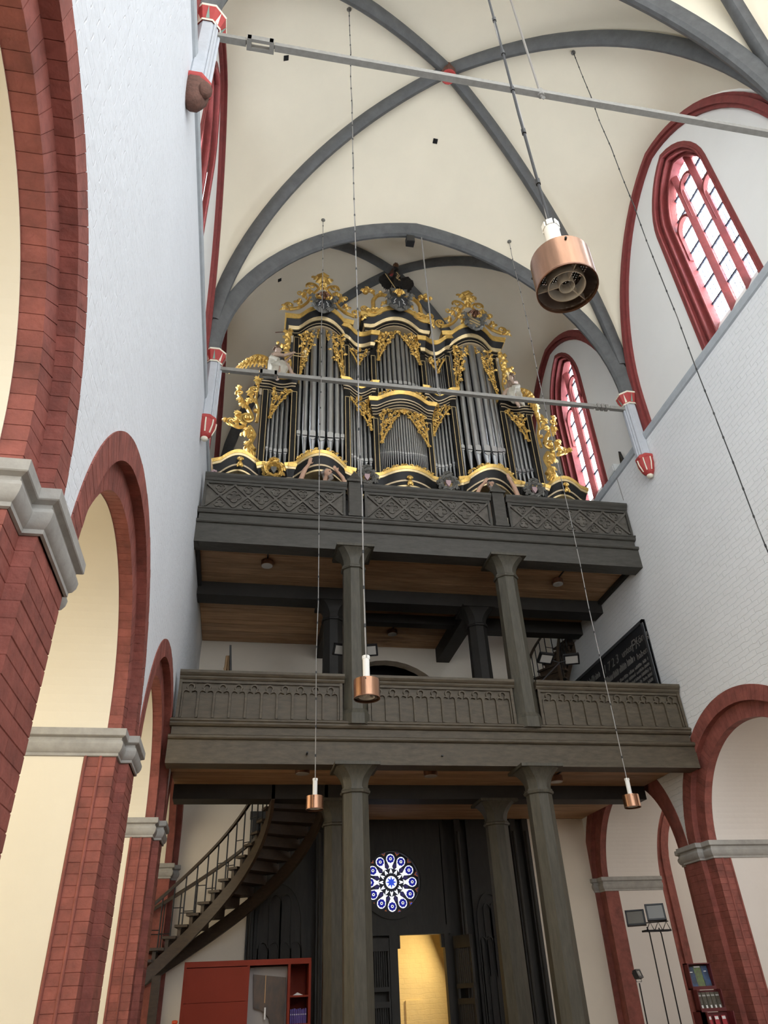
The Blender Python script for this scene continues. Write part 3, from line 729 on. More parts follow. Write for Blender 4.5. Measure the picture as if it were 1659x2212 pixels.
# trefoil arch piece (raised tracery): legs + cusped head, unit = 0.26 wide
def trefoil_mesh(w, h, mat):
    mb = MB(); pts = []
    h1 = h - 0.235
    pts += [(-w / 2 + .004, 0), (-w / 2 + .004, h1)]
    for k in range(6):
        a = PI - (PI * .72) * k / 5; pts.append((-w * .27 + w * .205 * math.cos(a), h1 + .015 + w * .205 * math.sin(a)))
    half = list(pts)
    for k in range(13):
        a = math.radians(222 - 264 * k / 12); pts.append((w * .215 * math.cos(a), h1 + .118 + w * .215 * math.sin(a)))
    pts += [(-p[0], p[1]) for p in reversed(half)]
    path = [(p[0], 0, p[1]) for p in pts]
    mb.sweep(path, (0, 1, 0), [(-.012, -.034), (.012, -.034), (.016, .012), (-.016, .012)])
    return mb.mesh('trefoil_arch', mat)
tre = {}
for (xa, xb) in LSEC:
    P = MB().box(xa, xb, LY + .045, LY + .085, LZ0, LZ1).build('parapet_panel', 'wood_lower', GL)
    n = 10; m0, m1 = xa + 0.07, xb - 0.07; wd = (m1 - m0) / n
    key = round(wd, 3)
    if key not in tre: tre[key] = trefoil_mesh(wd - 0.004, LZ1 - LZ0 - 0.02, 'wood_lower')
    for k in range(n):
        inst('trefoil_arch', tre[key], P, (m0 + wd * (k + .5), LY + 0.042, LZ0 + 0.01))
    for x in (xa, xb - .05): MB().box(x, x + .05, LY + 0.0, LY + .09, LZ0, LZ1).build('panel_stile', 'wood_lower', P)
    MB().box(xa, xb, LY + .01, LY + .09, LZ1 - .05, LZ1 + .01).build('panel_rail', 'wood_lower', P)
    capped_sweep_x([(-.09, LZ1), (.01, LZ1), (.03, LZ1 + .03), (.03, LZ1 + .05), (.055, LZ1 + .07), (.075, LZ1 + .10), (.075, LZ1 + .145), (-.12, LZ1 + .145)], xa - (.03 if xa > 0 else 0), xb + (.03 if xb < 8 else 0), 'cap_rail', 'wood_lower', GL, LY)
MB().box(XL + .01, XR - .01, 14.05, 14.5, 4.72, 5.08).build('cross_beam', 'wood_dark', GL)
planks(GL, LY + .34, 14.05, XL + .01, XR - .01, 4.97)
planks(GL, 14.5, 17.18, 1.72, XR - .01, 4.97)
for x0, x1, y0, y1 in ((XL + .01, XR - .01, LY + .2, 14.5), (1.72, XR - .01, 14.5, 17.18)): MB().box(x0, x1, y0, y1, 5.02, 5.10).build('gallery_floor', 'wood_dark', GL)
MB().box(1.70, 1.95, 14.5, 17.18, 4.75, 5.1).build('stairwell_beam', 'wood_dark', GL)

# ---- upper gallery
UY = 12.08
GU = empty('upper_gallery', ((XL + XR) / 2, UY, 8.95), label='dark wooden organ gallery with diamond lattice parapet', cat='gallery')
gallery_base(GU, UY, 8.95, 9.40, 9.68, 'wood_upper')
UZ0, UZ1 = 9.76, 10.40
USEC = [(-1.13, 1.72), (2.12, 4.84), (5.24, 8.03)]
def foil_mesh(nf, R, r, mat, name):
    pts = []
    m = nf * 8
    for k in range(m):
        a = 2 * PI * k / m + (PI / 2 if nf == 3 else 0)
        rr = R + r * abs(math.cos(nf * (a - (PI / 2 if nf == 3 else 0)) / 2)) ** 0.6
        pts.append((rr * math.cos(a), 0, rr * math.sin(a)))
    return MB().sweep(pts, (0, 1, 0), [(-.010, -.018), (.010, -.018), (.012, .010), (-.012, .010)], closed_path=True).mesh(name, mat)
qm = foil_mesh(4, 0.072, 0.066, 'wood_panel_upper', 'quatrefoil')
tm = foil_mesh(3, 0.05, 0.045, 'wood_panel_upper', 'trefoil')
for (xa, xb) in USEC:
    P = MB().box(xa, xb, UY + .05, UY + .09, UZ0, UZ1).build('parapet_panel', 'wood_panel_upper', GU)
    n = 5; m0, m1 = xa + .05, xb - .05; pd = (m1 - m0) / n; z0, z1 = UZ0 + .03, UZ1 - .07; zm = (z0 + z1) / 2
    bar = {}
    for sgn in (-1, 1):
        dv = Vector((pd, 0, sgn * (z1 - z0))); L_ = dv.length
        bm_ = MB().obox((0, 0, 0), dv, (0, 1, 0), dv.cross(Vector((0, 1, 0))), L_ / 2, .024, .020)
        bar[sgn] = bm_.mesh('lattice_bar', 'wood_panel_upper')
    for k in range(n):
        for sgn in (-1, 1): inst('lattice_bar', bar[sgn], P, (m0 + pd * (k + .5), UY + .034 + .002 * sgn, zm))
        for zz, rot in ((z1 - .085, PI), (z0 + .085, 0)): inst('trefoil', tm, P, (m0 + pd * (k + .5), UY + .044, zz), (0, rot, 0))
    for k in range(1, n): inst('quatrefoil', qm, P, (m0 + pd * k, UY + .044, zm))
    for x in (xa, xb - .05): MB().box(x, x + .05, UY + .0, UY + .09, UZ0, UZ1).build('panel_stile', 'wood_upper', P)
    MB().box(xa, xb, UY + .01, UY + .09, UZ1 - .06, UZ1 + .01).build('panel_rail', 'wood_upper', P)
    capped_sweep_x([(-.09, UZ1), (.01, UZ1), (.03, UZ1 + .03), (.03, UZ1 + .05), (.055, UZ1 + .075), (.075, UZ1 + .10), (.075, UZ1 + .15), (-.12, UZ1 + .15)], xa - (.03 if xa > 0 else 0), xb + (.03 if xb < 8 else 0), 'cap_rail', 'wood_upper', GU, UY)
for x in (1.92, 5.04):
    p = MB().box(x - .13, x + .13, UY - .03, UY + .16, 9.74, 10.62).build('parapet_post', 'wood_upper', GU)
    MB().box(x - .15, x + .15, UY - .05, UY + .18, 9.74, 9.80).build('post_foot', 'wood_upper', p)
    MB().box(x - .17, x + .17, UY - .07, UY + .20, 10.60, 10.65).build('post_cap', 'wood_upper', p)
    MB().add([(x - .15, UY - .05, 10.65), (x + .15, UY - .05, 10.65), (x + .15, UY + .18, 10.65), (x - .15, UY + .18, 10.65), (x, UY + .06, 10.95)], [(0, 3, 2, 1), (0, 1, 4), (1, 2, 4), (2, 3, 4), (3, 0, 4)]).build('pyramid_top', 'wood_upper', p)
MB().box(XL + .01, XR - .01, 14.08, 14.5, 8.86, 9.25).build('cross_beam', 'wood_dark', GU)
for xa in (1.65, 4.78): MB().box(xa, xa + .34, 14.5, 17.18, 8.80, 9.25).build('long_beam', 'wood_dark', GU)
MB().box(1.99, 4.78, 15.25, 15.5, 8.95, 9.25).build('cross_beam', 'wood_dark', GU)
MB().box(5.12, XR - .01, 15.25, 15.55, 8.85, 9.25).build('cross_beam', 'wood_dark', GU)
planks(GU, UY + .34, 14.08, XL + .01, XR - .01, 9.17)
planks(GU, 14.5, 17.18, XL + .01, 1.65, 9.17); planks(GU, 14.5, 17.18, 1.99, 4.78, 9.17); planks(GU, 14.5, 15.25, 5.12, XR - .01, 9.17)
MB().box(XL + .01, XR - .01, UY + .2, 14.5, 9.22, 9.30).build('gallery_floor', 'wood_dark', GU)
MB().box(XL + .01, 4.95, 14.5, 17.18, 9.22, 9.30).build('gallery_floor', 'wood_dark', GU)
MB().box(4.95, XR - .01, 14.5, 15.55, 9.22, 9.30).build('gallery_floor', 'wood_dark', GU)
MB().box(XR - .09, XR - .005, UY + .34, 14.1, 9.07, 9.17).build('wall_plate', 'wood_dark', GU)
MB().box(XL + .005, XL + .08, UY + .34, 14.1, 9.05, 9.17).build('wall_plate', 'wood_dark', GU)

# ---- columns
def column(x, y, z0, z1, label, mat, group, foot=True):
    c = empty('gallery_column', (x, y, z0), label=label, cat='column', group=group)
    R8 = 0.215 / math.cos(PI / 8)
    zr = z1 - 0.42
    MB().lathe([(R8 * 1.03, z0 + (.25 if foot else .02)), (R8 * .93, zr)], (x, y, 0), 8, caps=True, rot=PI / 8).build('shaft', mat, c)
    if foot: MB().lathe([(R8 * 1.25, z0), (R8 * 1.25, z0 + .18), (R8 * 1.05, z0 + .27)], (x, y, 0), 8, caps=True, rot=PI / 8).build('base', mat, c)
    else: MB().box(x - .23, x + .23, y - .23, y + .23, z0, z0 + .08).build('base', mat, c)
    MB().lathe([(R8 * .93, zr - .03), (R8 * 1.06, zr - .02), (R8 * 1.10, zr + .01), (R8 * 1.02, zr + .03), (R8 * 1.02, zr + .055), (R8 * .92, zr + .06)], (x, y, 0), 8, caps=True, rot=PI / 8).build('neck_ring', mat, c)
    # flaring capital: octagon to square
    rings = []
    for s in range(8):
        f = s / 7; z = zr + .06 + (z1 - .05 - zr - .06) * f; e = f ** 2.2
        ring = []
        for k in range(8):
            a = PI / 8 + 2 * PI * k / 8; o = Vector((R8 * .92 * math.cos(a), R8 * .92 * math.sin(a)))
            q = 0.33; sx = q if o.x > 0 else -q; sy = q if o.y > 0 else -q
            if abs(o.x) > abs(o.y): tgt = Vector((sx, sy * .72))
            else: tgt = Vector((sx * .72, sy))
            p = o.lerp(tgt, e); ring.append((x + p.x, y + p.y, z))
        rings.append(ring)
    MB().loft(rings).build('capital', mat, c, smooth=20)
    MB().box(x - .37, x + .37, y - .36, y + .36, z1 - .05, z1).build('abacus', mat, c)
    return c
column(1.83, 12.12, 0, 4.798, 'octagonal wooden column under the lower gallery, in front of the round window', 'wood_column', 'front columns')
column(4.97, 12.12, 0, 4.798, 'octagonal wooden column under the lower gallery, to the right of the door', 'wood_column', 'front columns')
column(1.87, 12.17, 5.46, 8.948, 'octagonal column between the galleries behind the copper lamp', 'wood_column', 'front columns')
column(4.98, 12.17, 5.46, 8.948, 'octagonal column between the galleries near the floodlights', 'wood_column', 'front columns')
column(1.77, 14.28, 0, 4.718, 'dark rear column under the lower gallery beside the stair', 'wood_column', 'rear columns')
column(4.90, 14.28, 0, 4.718, 'dark rear column under the lower gallery at the right of the door', 'wood_column', 'rear columns')
column(1.72, 14.28, 5.10, 8.858, 'dark rear column on the lower gallery in front of the white wall', 'wood_dark', 'rear columns')
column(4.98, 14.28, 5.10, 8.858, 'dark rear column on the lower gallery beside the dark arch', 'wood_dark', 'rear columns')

# ================================================================== WEST SCREEN UNDER THE GALLERY
SC = empty('west_screen', (3.45, YW, 0), label='dark wooden screen with gothic panels around the west door', cat='screen')
RX, RZ, RR = 3.40, 3.72, 0.66
# face with a round hole and the door opening
mb = MB(); n = 32; yf = YW + 0.06
circ = [(RX + RR * math.cos(2 * PI * k / n), RZ + RR * math.sin(2 * PI * k / n)) for k in range(n)]
sq = []
x0s, x1s, z0s, z1s = 2.45, 4.55, 2.85, 5.0
for k in range(n):
    a = 2 * PI * k / n; dx, dz = math.cos(a), math.sin(a)
    t = min((x1s - RX) / dx if dx > 1e-6 else ((x0s - RX) / dx if dx < -1e-6 else 9), (z1s - RZ) / dz if dz > 1e-6 else ((z0s - RZ) / dz if dz < -1e-6 else 9))
    sq.append((RX + dx * t, RZ + dz * t))
for cq in ((x0s, z0s), (x1s, z0s), (x0s, z1s), (x1s, z1s)):
    kq = min(range(n), key=lambda i: (sq[i][0] - cq[0]) ** 2 + (sq[i][1] - cq[1]) ** 2); sq[kq] = cq
vs = [(x, yf, z) for x, z in circ] + [(x, yf, z) for x, z in sq] + [(x, yf + .25, z) for x, z in circ]
fs = [(k, (k + 1) % n, n + (k + 1) % n, n + k) for k in range(n)] + [(k, (k + 1) % n, 2 * n + (k + 1) % n, 2 * n + k) for k in range(n)]
mb.add(vs, fs); mb.build('rose_panel', 'screen_wood_shaded', SC, recalc=False)
def sbox(name, x0, x1, z0, z1, y0=yf, y1=yf + .12, mat='screen_wood_shaded', par=SC): return MB().box(x0, x1, y0, y1, z0, z1).build(name, mat, par)
for cz in ((x0s, z0s), (x1s, z0s), (x0s, z1s), (x1s, z1s)): pass
sbox('corner_board', 2.2, 2.47, 0, 5.1); sbox('leaf_backing', 2.45, 3.30, 0, 2.75, YW + .2, YW + .24); sbox('corner_board', 4.53, 4.62, 2.7, 5.1); sbox('top_board', 0.25, 6.65, 4.98, 5.15, YW - .04)
sbox('lintel', 2.45, 4.6, 2.70, 2.87, yf - .05); sbox('jamb', 3.27, 3.44, 0, 2.72, yf - .06); sbox('jamb', 4.46, 4.56, 0, 2.72, yf - .06)
sbox('backing', 0.2, 2.3, 0, 5.1, YW + .2, YW + .3); sbox('backing', 4.55, 6.7, 0, 5.1, YW + .2, YW + .3)
for k, x in enumerate((3.44, 4.40)):   # step of the door head
    sbox('door_head_block', x, x + .07, 2.46, 2.72)
# rose tracery rings
for r, w_, d in ((RR + .02, .05, .05), (RR - .035, .025, .02)):
    MB().sweep([(RX + r * math.cos(2 * PI * k / 48), yf, RZ + r * math.sin(2 * PI * k / 48)) for k in range(48)], (0, 1, 0), [(-w_, -d), (w_, -d), (w_, .08), (-w_, .08)], closed_path=True).build('rose_ring', 'screen_wood_shaded', SC)
# slatted leaves beside the door
def slat_leaf(cx, cy, w_, rz, label):
    L_ = empty('slatted_leaf', (cx, cy, 0), parent=SC)
    ux = Vector((math.cos(rz), math.sin(rz), 0)); uy = Vector((-ux.y, ux.x, 0)); c0 = Vector((cx, cy, 0))
    def ob(n_, u0, u1, z0, z1, d0=-.03, d1=.03, mat='screen_wood_shaded'):
        c = c0 + ux * ((u0 + u1) / 2) + uy * ((d0 + d1) / 2) + Vector((0, 0, (z0 + z1) / 2))
        MB().obox(c, ux, uy, (0, 0, 1), (u1 - u0) / 2, (d1 - d0) / 2, (z1 - z0) / 2).build(n_, mat, L_)
    ob('stile', -w_ / 2, -w_ / 2 + .035, 0, 2.65); ob('stile', w_ / 2 - .035, w_ / 2, 0, 2.65); ob('rail', -w_ / 2, w_ / 2, 2.42, 2.65, -.04, .04)
    ob('rail', -w_ / 2, w_ / 2, 1.72, 1.80, -.04, .04); ob('rail', -w_ / 2, w_ / 2, 1.45, 1.55, -.04, .04); ob('rail', -w_ / 2, w_ / 2, 0, .2, -.04, .04)
    ns = 7
    for k in range(ns):
        u = -w_ / 2 + .05 + (w_ - .1) * (k + .5) / ns
        ob('slat', u - .011, u + .011, 1.8, 2.42, -.015, .015); ob('slat', u - .011, u + .011, .2, 1.45, -.015, .015)
slat_leaf(3.05, yf - .02, .42, 0.0, ''); slat_leaf(4.78, YW - .25, .5, math.radians(-62), '')
# gothic blind-tracery panels
def gothic_panel(x0, x1, z0, ztip, y, rz=0.0):
    G = empty('gothic_panel', ((x0 + x1) / 2, y, z0), parent=SC)
    w_ = x1 - x0; zsp = ztip - w_ * 0.8
    MB().box(x0 - .08, x1 + .08, y + .02, y + .08, 0, 4.98).build('panel_board', 'screen_wood_shaded', G)
    def lancet(a, b, zb, zt, r):
        zs_ = zt - (b - a) * 0.85; c = (a + b) / 2; h = (b - a) / 2
        pts = [(a, zb)] + [(c - h * math.cos(PI / 2 * k / 6), zs_ + (zt - zs_) * math.sin(PI / 2 * (k / 6)) ** 1.0) for k in range(7)] + [(c + h * math.cos(PI / 2 * k / 6), zs_ + (zt - zs_) * math.sin(PI / 2 * (k / 6))) for k in range(5, -1, -1)] + [(b, zb)]
        MB().sweep([(p[0], y, p[1]) for p in pts], (0, 1, 0), [(-r, -.025), (r, -.025), (r, .03), (-r, .03)]).build('lancet_moulding', 'screen_wood_shaded', G)
    lancet(x0, x1, 0.1, ztip, .022)
    c = (x0 + x1) / 2; q = w_ / 4
    lancet(c - q, c, 1.9, ztip - .2, .014); lancet(c, c + q, 1.9, ztip - .2, .014)
    for k in range(4): lancet(x0 + k * q + .01, x0 + (k + 1) * q - .01, 0.1, zsp - .35, .012)
gothic_panel(0.55, 1.45, 0, 3.72, YW + .05); gothic_panel(5.25, 5.85, 0, 3.45, YW + .05)
for x in (0.30, 1.72, 4.86, 6.2, 6.5):
    MB().box(x, x + .14, YW - .06, YW + .12, 0, 5.0).build('screen_post', 'screen_wood_shaded', SC)
    MB().tube([(x + .07, YW - .07, 0.3), (x + .07, YW - .07, 4.7)], .035, 8).build('post_shaft', 'screen_wood_shaded', SC, smooth=60)
# the stained rose window
RW = empty('rose_window', (RX, YW + .2, RZ - RR), label='round stained glass window of blue and white petals over the west door', cat='stained glass')
def disc(r0, r1, a0, a1, n=12): return None
def flat(pts, name, mat, y, parent=None):
    return MB().prism(pts, 'y', y, y + .008).build(name, mat, parent or RW)
yg = YW + .20
flat([(RX + RR * math.cos(2 * PI * k / 40), RZ + RR * math.sin(2 * PI * k / 40)) for k in range(40)], 'lead_plate', 'lead', yg + .02)
def at2(a, r, c=(RX, RZ)): return (c[0] + r * math.cos(a), c[1] + r * math.sin(a))
flat([at2(2 * PI * k / 24, .125) for k in range(24)], 'centre_pane', 'rose_white', yg)
flat([at2(PI / 2 + PI * k / 8, .12 if k % 2 == 0 else .055) for k in range(16)], 'star_pane', 'rose_star', yg - .01)
for k in range(12):
    a = PI / 2 + 2 * PI * k / 12
    ca = at2(a, RR * .71)
    er = Vector((math.cos(a), math.sin(a))); et = Vector((-er.y, er.x))
    def P2(u, v): return (ca[0] + er.x * u + et.x * v, ca[1] + er.y * u + et.y * v)
    petal = [P2(.102 * math.cos(t), .096 * math.sin(t)) for t in [-2.2 + 4.4 * q / 16 for q in range(17)]] + [P2(-.17, .035), P2(-.21, .045), P2(-.17, 0.0), P2(-.21, -.045), P2(-.17, -.035)]
    petal = petal[:17] + [P2(-.15, .03), P2(-.205, .055), P2(-.18, .0), P2(-.205, -.055), P2(-.15, -.03)]
    flat(petal, 'petal_pane', 'rose_white', yg)
    flat([P2(.080 * (1 + .07 * math.cos(8 * t)) * math.cos(t), .080 * (1 + .07 * math.cos(8 * t)) * math.sin(t)) for t in [2 * PI * q / 32 for q in range(32)]], 'blue_pane', 'rose_blue', yg - .010)
    flat([P2(.030 * math.cos(t), .030 * math.sin(t)) for t in [2 * PI * q / 12 for q in range(12)]], 'ring_pane', 'rose_white', yg - .018)
    flat([P2(.016 * math.cos(t), .016 * math.sin(t)) for t in [2 * PI * q / 10 for q in range(10)]], 'eye_pane', 'lead', yg - .026)
    # inner small forked panes
    cb = at2(a, RR * .335)
    def P3(u, v): return (cb[0] + er.x * u + et.x * v, cb[1] + er.y * u + et.y * v)
    flat([P3(.065, 0), P3(.01, .022), P3(-.04, .034), P3(-.042, .016), P3(-.012, 0), P3(-.042, -.016), P3(-.04, -.034), P3(.01, -.022)], 'fork_pane', 'rose_white', yg)
    a2 = a + PI / 12
    for rr_, s_ in ((RR * .53, .036), (RR * .46, .026)): flat([(at2(a2, rr_)[0] + s_ * math.cos(t), at2(a2, rr_)[1] + s_ * math.sin(t)) for t in [2 * PI * q / 10 for q in range(10)]], 'violet_pane', 'rose_violet', yg)
    tri = [at2(a2, RR * .82), at2(a2 + .12, RR * .97), at2(a2 - .12, RR * .97)]
    flat(tri, 'amber_pane', 'rose_amber', yg); cc = at2(a2, RR * .92)
    flat([(cc[0] + .026 * math.cos(t), cc[1] + .026 * math.sin(t)) for t in [2 * PI * q / 10 for q in range(10)]], 'blue_dot_pane', 'rose_star' if k > 3 and k < 8 else 'rose_violet', yg - .01)
# tower room behind the door with a lamp-lit wall
o = MB().box(2.6, 6.2, 19.6, 19.8, 0, 4.2).build('wall_tower_room', 'golden_wall'); struct(o, 'golden lamp-lit wall seen through the west door')
MB().box(4.05, 4.42, 19.56, 19.62, 0.2, 1.55).build('wall_hatch', 'golden_wall', o)
MB().box(2.6, 6.2, 18.2, 19.8, 4.2, 4.3).build('tower_room_top', 'golden_wall', o)
for x in (2.5, 6.2): MB().box(x, x + .1, 17.5, 19.8, 0, 4.3).build('tower_room_side', 'golden_wall', o)
MB().box(-1.5, 8.4, 18.0, 18.1, 4.3, 5.2).build('tower_room_screen', 'void_shade', o)
MB().box(0.1, 2.55, 17.75, 17.85, 0, 5.2).build('tower_room_screen', 'void_shade', o); MB().box(6.1, 6.9, 17.75, 17.85, 0, 5.2).build('tower_room_screen', 'void_shade', o)

# ================================================================== STAIRS
def winding_stair(name, C, ri, ro, a0, a1, z0, z1, n, label, clockwise=True, rails=True):
    """plan arc about C, angle measured from +y towards +x"""
    S = empty(name, (C[0], C[1] + ri, z0), label=label, cat='staircase')
    def pos(r, a, z): return Vector((C[0] + r * math.sin(a), C[1] + r * math.cos(a), z))
    ang = lambda f: a0 + (a1 - a0) * f
    zz = lambda f: z0 + (z1 - z0) * f
    for r, nm in ((ri, 'stringer'), (ro, 'stringer')):
        rings = []
        for k in range(25):
            f = k / 24; a = ang(f); z = zz(f); w_ = .03
            rings.append([pos(r - w_, a, z - .28), pos(r + w_, a, z - .28), pos(r + w_, a, z - .01), pos(r - w_, a, z - .01)])
        MB().loft(rings).build(nm, 'stair_wood', S, smooth=40)
    for k in range(n):
        f0, f1 = (k - .25) / n, (k + 1) / n; z = zz((k + .5) / n) + .10
        r0, r1 = ri - .07, ro + .03
        b = [pos(r0, ang(f0), z), pos(r1, ang(f0), z), pos(r1, ang(f1), z), pos(r0, ang(f1), z)]
        MB().add(b + [p + Vector((0, 0, .045)) for p in b], [(3, 2, 1, 0), (4, 5, 6, 7), (0, 1, 5, 4), (1, 2, 6, 5), (2, 3, 7, 6), (3, 0, 4, 7)]).build('tread', 'stair_wood', S)
        fr = k / n; dz = (z1 - z0) / n
        b = [pos(ri, ang(fr), z - dz), pos(ro, ang(fr), z - dz), pos(ro, ang(fr + .02), z - dz), pos(ri, ang(fr + .02), z - dz)]
        MB().add(b + [p + Vector((0, 0, dz)) for p in b], [(3, 2, 1, 0), (4, 5, 6, 7), (0, 1, 5, 4), (1, 2, 6, 5), (2, 3, 7, 6), (3, 0, 4, 7)]).build('riser', 'stair_wood', S)
    if rails:
        for r in (ri - .02, ro - .06):
            pts = [pos(r, ang(k / 24), zz(k / 24) + 1.0) for k in range(25)]
            MB().sweep(pts, (0, 0, 1), [(-.03, -.035), (.03, -.035), (.035, .02), (0, .045), (-.035, .02)]).build('handrail', 'stair_wood', S, smooth=40)
            for k in range(n):
                f = (k + .4) / n
                MB().tube([pos(r, ang(f), zz(f) + .1), pos(r, ang(f), zz(f) + .99)], .013, 6).build('baluster', 'black_metal', S)
                f2 = min(1, (k + 1.4) / n); h = .38 if k % 2 else .62
                MB().tube([pos(r, ang(f), zz(f) + h), pos(r, ang(f2), zz(f) + h)], .009, 5).build('cross_bar', 'black_metal', S)
    return S
winding_stair('winding_stair', (-1.25, 14.05), 1.85, 2.83, -0.18, PI / 2, 2.12, 4.98, 16, 'dark winding wooden stair rising to the lower gallery above the red cabinet')
winding_stair('winding_stair', (8.1, 14.9), 0.95, 1.75, -PI / 2 - .1, 0.15, 5.9, 9.3, 14, 'dark winding stair from the lower to the upper gallery beside the plaque')
MB().box(-1.32, -1.18, 15.75, 15.95, 0, 2.1).build('newel_post', 'stair_wood', bpy.data.objects['winding_stair'])

# ================================================================== RED CABINET
CY = 14.2; CB = empty('display_cabinet', (0.33, CY, 0), label='red cabinet with glazed case and bookshelf below the stair', cat='cabinet')
CYB = 14.75
def cb(name, x0, x1, y0, y1, z0, z1, mat='cabinet_red', par=CB): return MB().box(x0, x1, y0, y1, z0, z1).build(name, mat, par)
cb('back_panel', -.68, 1.34, CYB - .03, CYB, 0, 2.2); cb('top_board', -.70, 1.36, CY - .01, CYB, 2.14, 2.22); cb('side_panel', -.70, -.66, CY, CYB, 0, 2.14); cb('side_panel', 1.32, 1.36, CY, CYB, 0, 2.14)
cb('divider', .31, .35, CY, CYB, 0, 2.14); cb('divider', .98, 1.02, CY, CYB, 0, 2.14); cb('plinth', -.68, 1.34, CY + .02, CYB, 0, .1)
cb('door', -.66, .31, CY + .005, CY + .03, 1.66, 2.13); cb('door', -.66, .31, CY + .005, CY + .03, .1, 1.655)
cb('case_back', .35, .98, CY + .2, CY + .22, .1, 2.12, 'case_grey'); cb('shelf', .35, .98, CY + .02, CY + .2, 1.18, 1.22, 'case_grey')
for z in (.95, 1.30, 1.68): cb('shelf', 1.02, 1.32, CY + .02, CYB - .04, z, z + .025)
# dark hanging in the glazed case
h = MB().prism([(.42, 2.02), (.96, 1.96), (.95, 1.32), (.74, 1.27), (.70, 1.42), (.58, 1.52), (.45, 1.56)], 'y', CY + .14, CY + .16).build('display_hanging', 'picture_dark'); tag(h, 'dark figured hanging with a torn lower edge in the glazed red cabinet', 'hanging')
MB().box(.615, .63, CY + .125, CY + .14, 1.62, 2.0).build('paper_strip', 'pale_wood', h); MB().box(.62, .645, CY + .12, CY + .14, 1.40, 1.56).build('paper_label', 'paper_white', h)
for k in range(9):
    b = MB().box(1.035 + k * .03, 1.060 + k * .03, CY + .08, CY + .24, 1.326, 1.326 + .19 + .006 * (k % 3)).build('book_cover', 'purple')
    b.name = 'book'; tag(b, ('first', 'second', 'third', 'fourth', 'fifth', 'sixth', 'seventh', 'eighth', 'ninth')[k] + ' purple book from the left on the red cabinet shelf', 'book', 'purple books on the cabinet shelf')
    MB().box(1.040 + k * .03, 1.055 + k * .03, CY + .077, CY + .0805, 1.44, 1.452).build('spine_band', 'paper_white', b)
pc = MB().add([(1.08, CY + .1, 1.706), (1.24, CY + .1, 1.706), (1.24, CY + .2, 1.706), (1.08, CY + .2, 1.706), (1.15, CY + .13, 1.745), (1.2, CY + .17, 1.722)], [(0, 3, 2, 1), (0, 1, 4), (1, 5, 4), (1, 2, 5), (2, 3, 5), (3, 4, 5), (3, 0, 4)]).build('folded_paper', 'paper_white'); tag(pc, 'folded white paper on the upper cabinet shelf', 'paper')
op = MB().box(-.80, -.73, 14.15, 14.25, 0, 1.40).build('orange_post', 'orange_plastic'); tag(op, 'orange upright post beside the red cabinet', 'post')
MB().lathe([(.03, 1.40), (.045, 1.41), (.045, 1.44), (.02, 1.45)], (-.765, 14.2, 0), 10, caps=True).build('post_cap', 'orange_plastic', op)

# ================================================================== FLOODLIGHTS
def flood_head(par, c, yaw, pitch, w_=.30, h_=.22, glass='lamp_glass'):
    M = Matrix.Rotation(yaw, 3, 'Z') @ Matrix.Rotation(pitch, 3, 'X')
    ax, ay, az = M @ Vector((1, 0, 0)), M @ Vector((0, 1, 0)), M @ Vector((0, 0, 1)); c = Vector(c)
    # local: front faces -y
    hd = MB().obox(c, ax, ay, az, w_ / 2, .03, h_ / 2)
    for k in range(5): hd.obox(c + ay * .045 + ax * (w_ * (-.3 + .15 * k)), ax, ay, az, .006, .02, h_ * .38)
    hd = hd.build('lamp_head', 'black_metal', par)
    MB().obox(c - ay * .034, ax, ay, az, w_ / 2 - .03, .004, h_ / 2 - .03).build('lamp_glass', glass, hd)
    for s in (-1, 1): MB().obox(c - ay * .036 + az * (s * (h_ / 2 - .012)), ax, ay, az, w_ / 2, .008, .012).build('bezel', 'black_metal', hd)
    for s in (-1, 1): MB().obox(c - ay * .036 + ax * (s * (w_ / 2 - .012)), ax, ay, az, .012, .008, h_ / 2).build('bezel', 'black_metal', hd)
    return hd
# twin floodlights on the lower gallery parapet
F1 = empty('twin_floodlight', (1.72, 12.35, 6.3), label='twin black floodlight clamped to the lower gallery rail behind the copper lamp', cat='floodlight')
MB().tube([(1.70, 12.25, 6.32), (1.93, 12.50, 6.95)], .013, 6).build('arm', 'black_metal', F1); MB().tube([(1.78, 12.50, 6.96), (1.93, 12.50, 6.93), (2.10, 12.50, 6.98)], .011, 6).build('bracket', 'black_metal', F1)
MB().box(1.66, 1.74, 12.16, 12.28, 6.325, 6.345).build('clamp', 'black_metal', F1)
flood_head(F1, (1.66, 12.48, 7.02), math.radians(10), math.radians(38)); flood_head(F1, (2.20, 12.48, 7.03), math.radians(-16), math.radians(38))
F2 = empty('twin_floodlight', (5.3, 12.35, 6.3), label='twin floodlight on the lower gallery rail in front of the upper stair', cat='floodlight')
MB().tube([(5.30, 12.25, 6.32), (5.96, 12.50, 6.92)], .013, 6).build('arm', 'black_metal', F2); MB().tube([(5.82, 12.50, 6.96), (5.96, 12.50, 6.92), (6.10, 12.50, 6.96)], .011, 6).build('bracket', 'black_metal', F2)
MB().box(5.26, 5.34, 12.16, 12.28, 6.325, 6.345).build('clamp', 'black_metal', F2)
flood_head(F2, (5.68, 12.48, 7.0), math.radians(10), math.radians(52)); flood_head(F2, (6.22, 12.48, 7.0), math.radians(-20), math.radians(52))
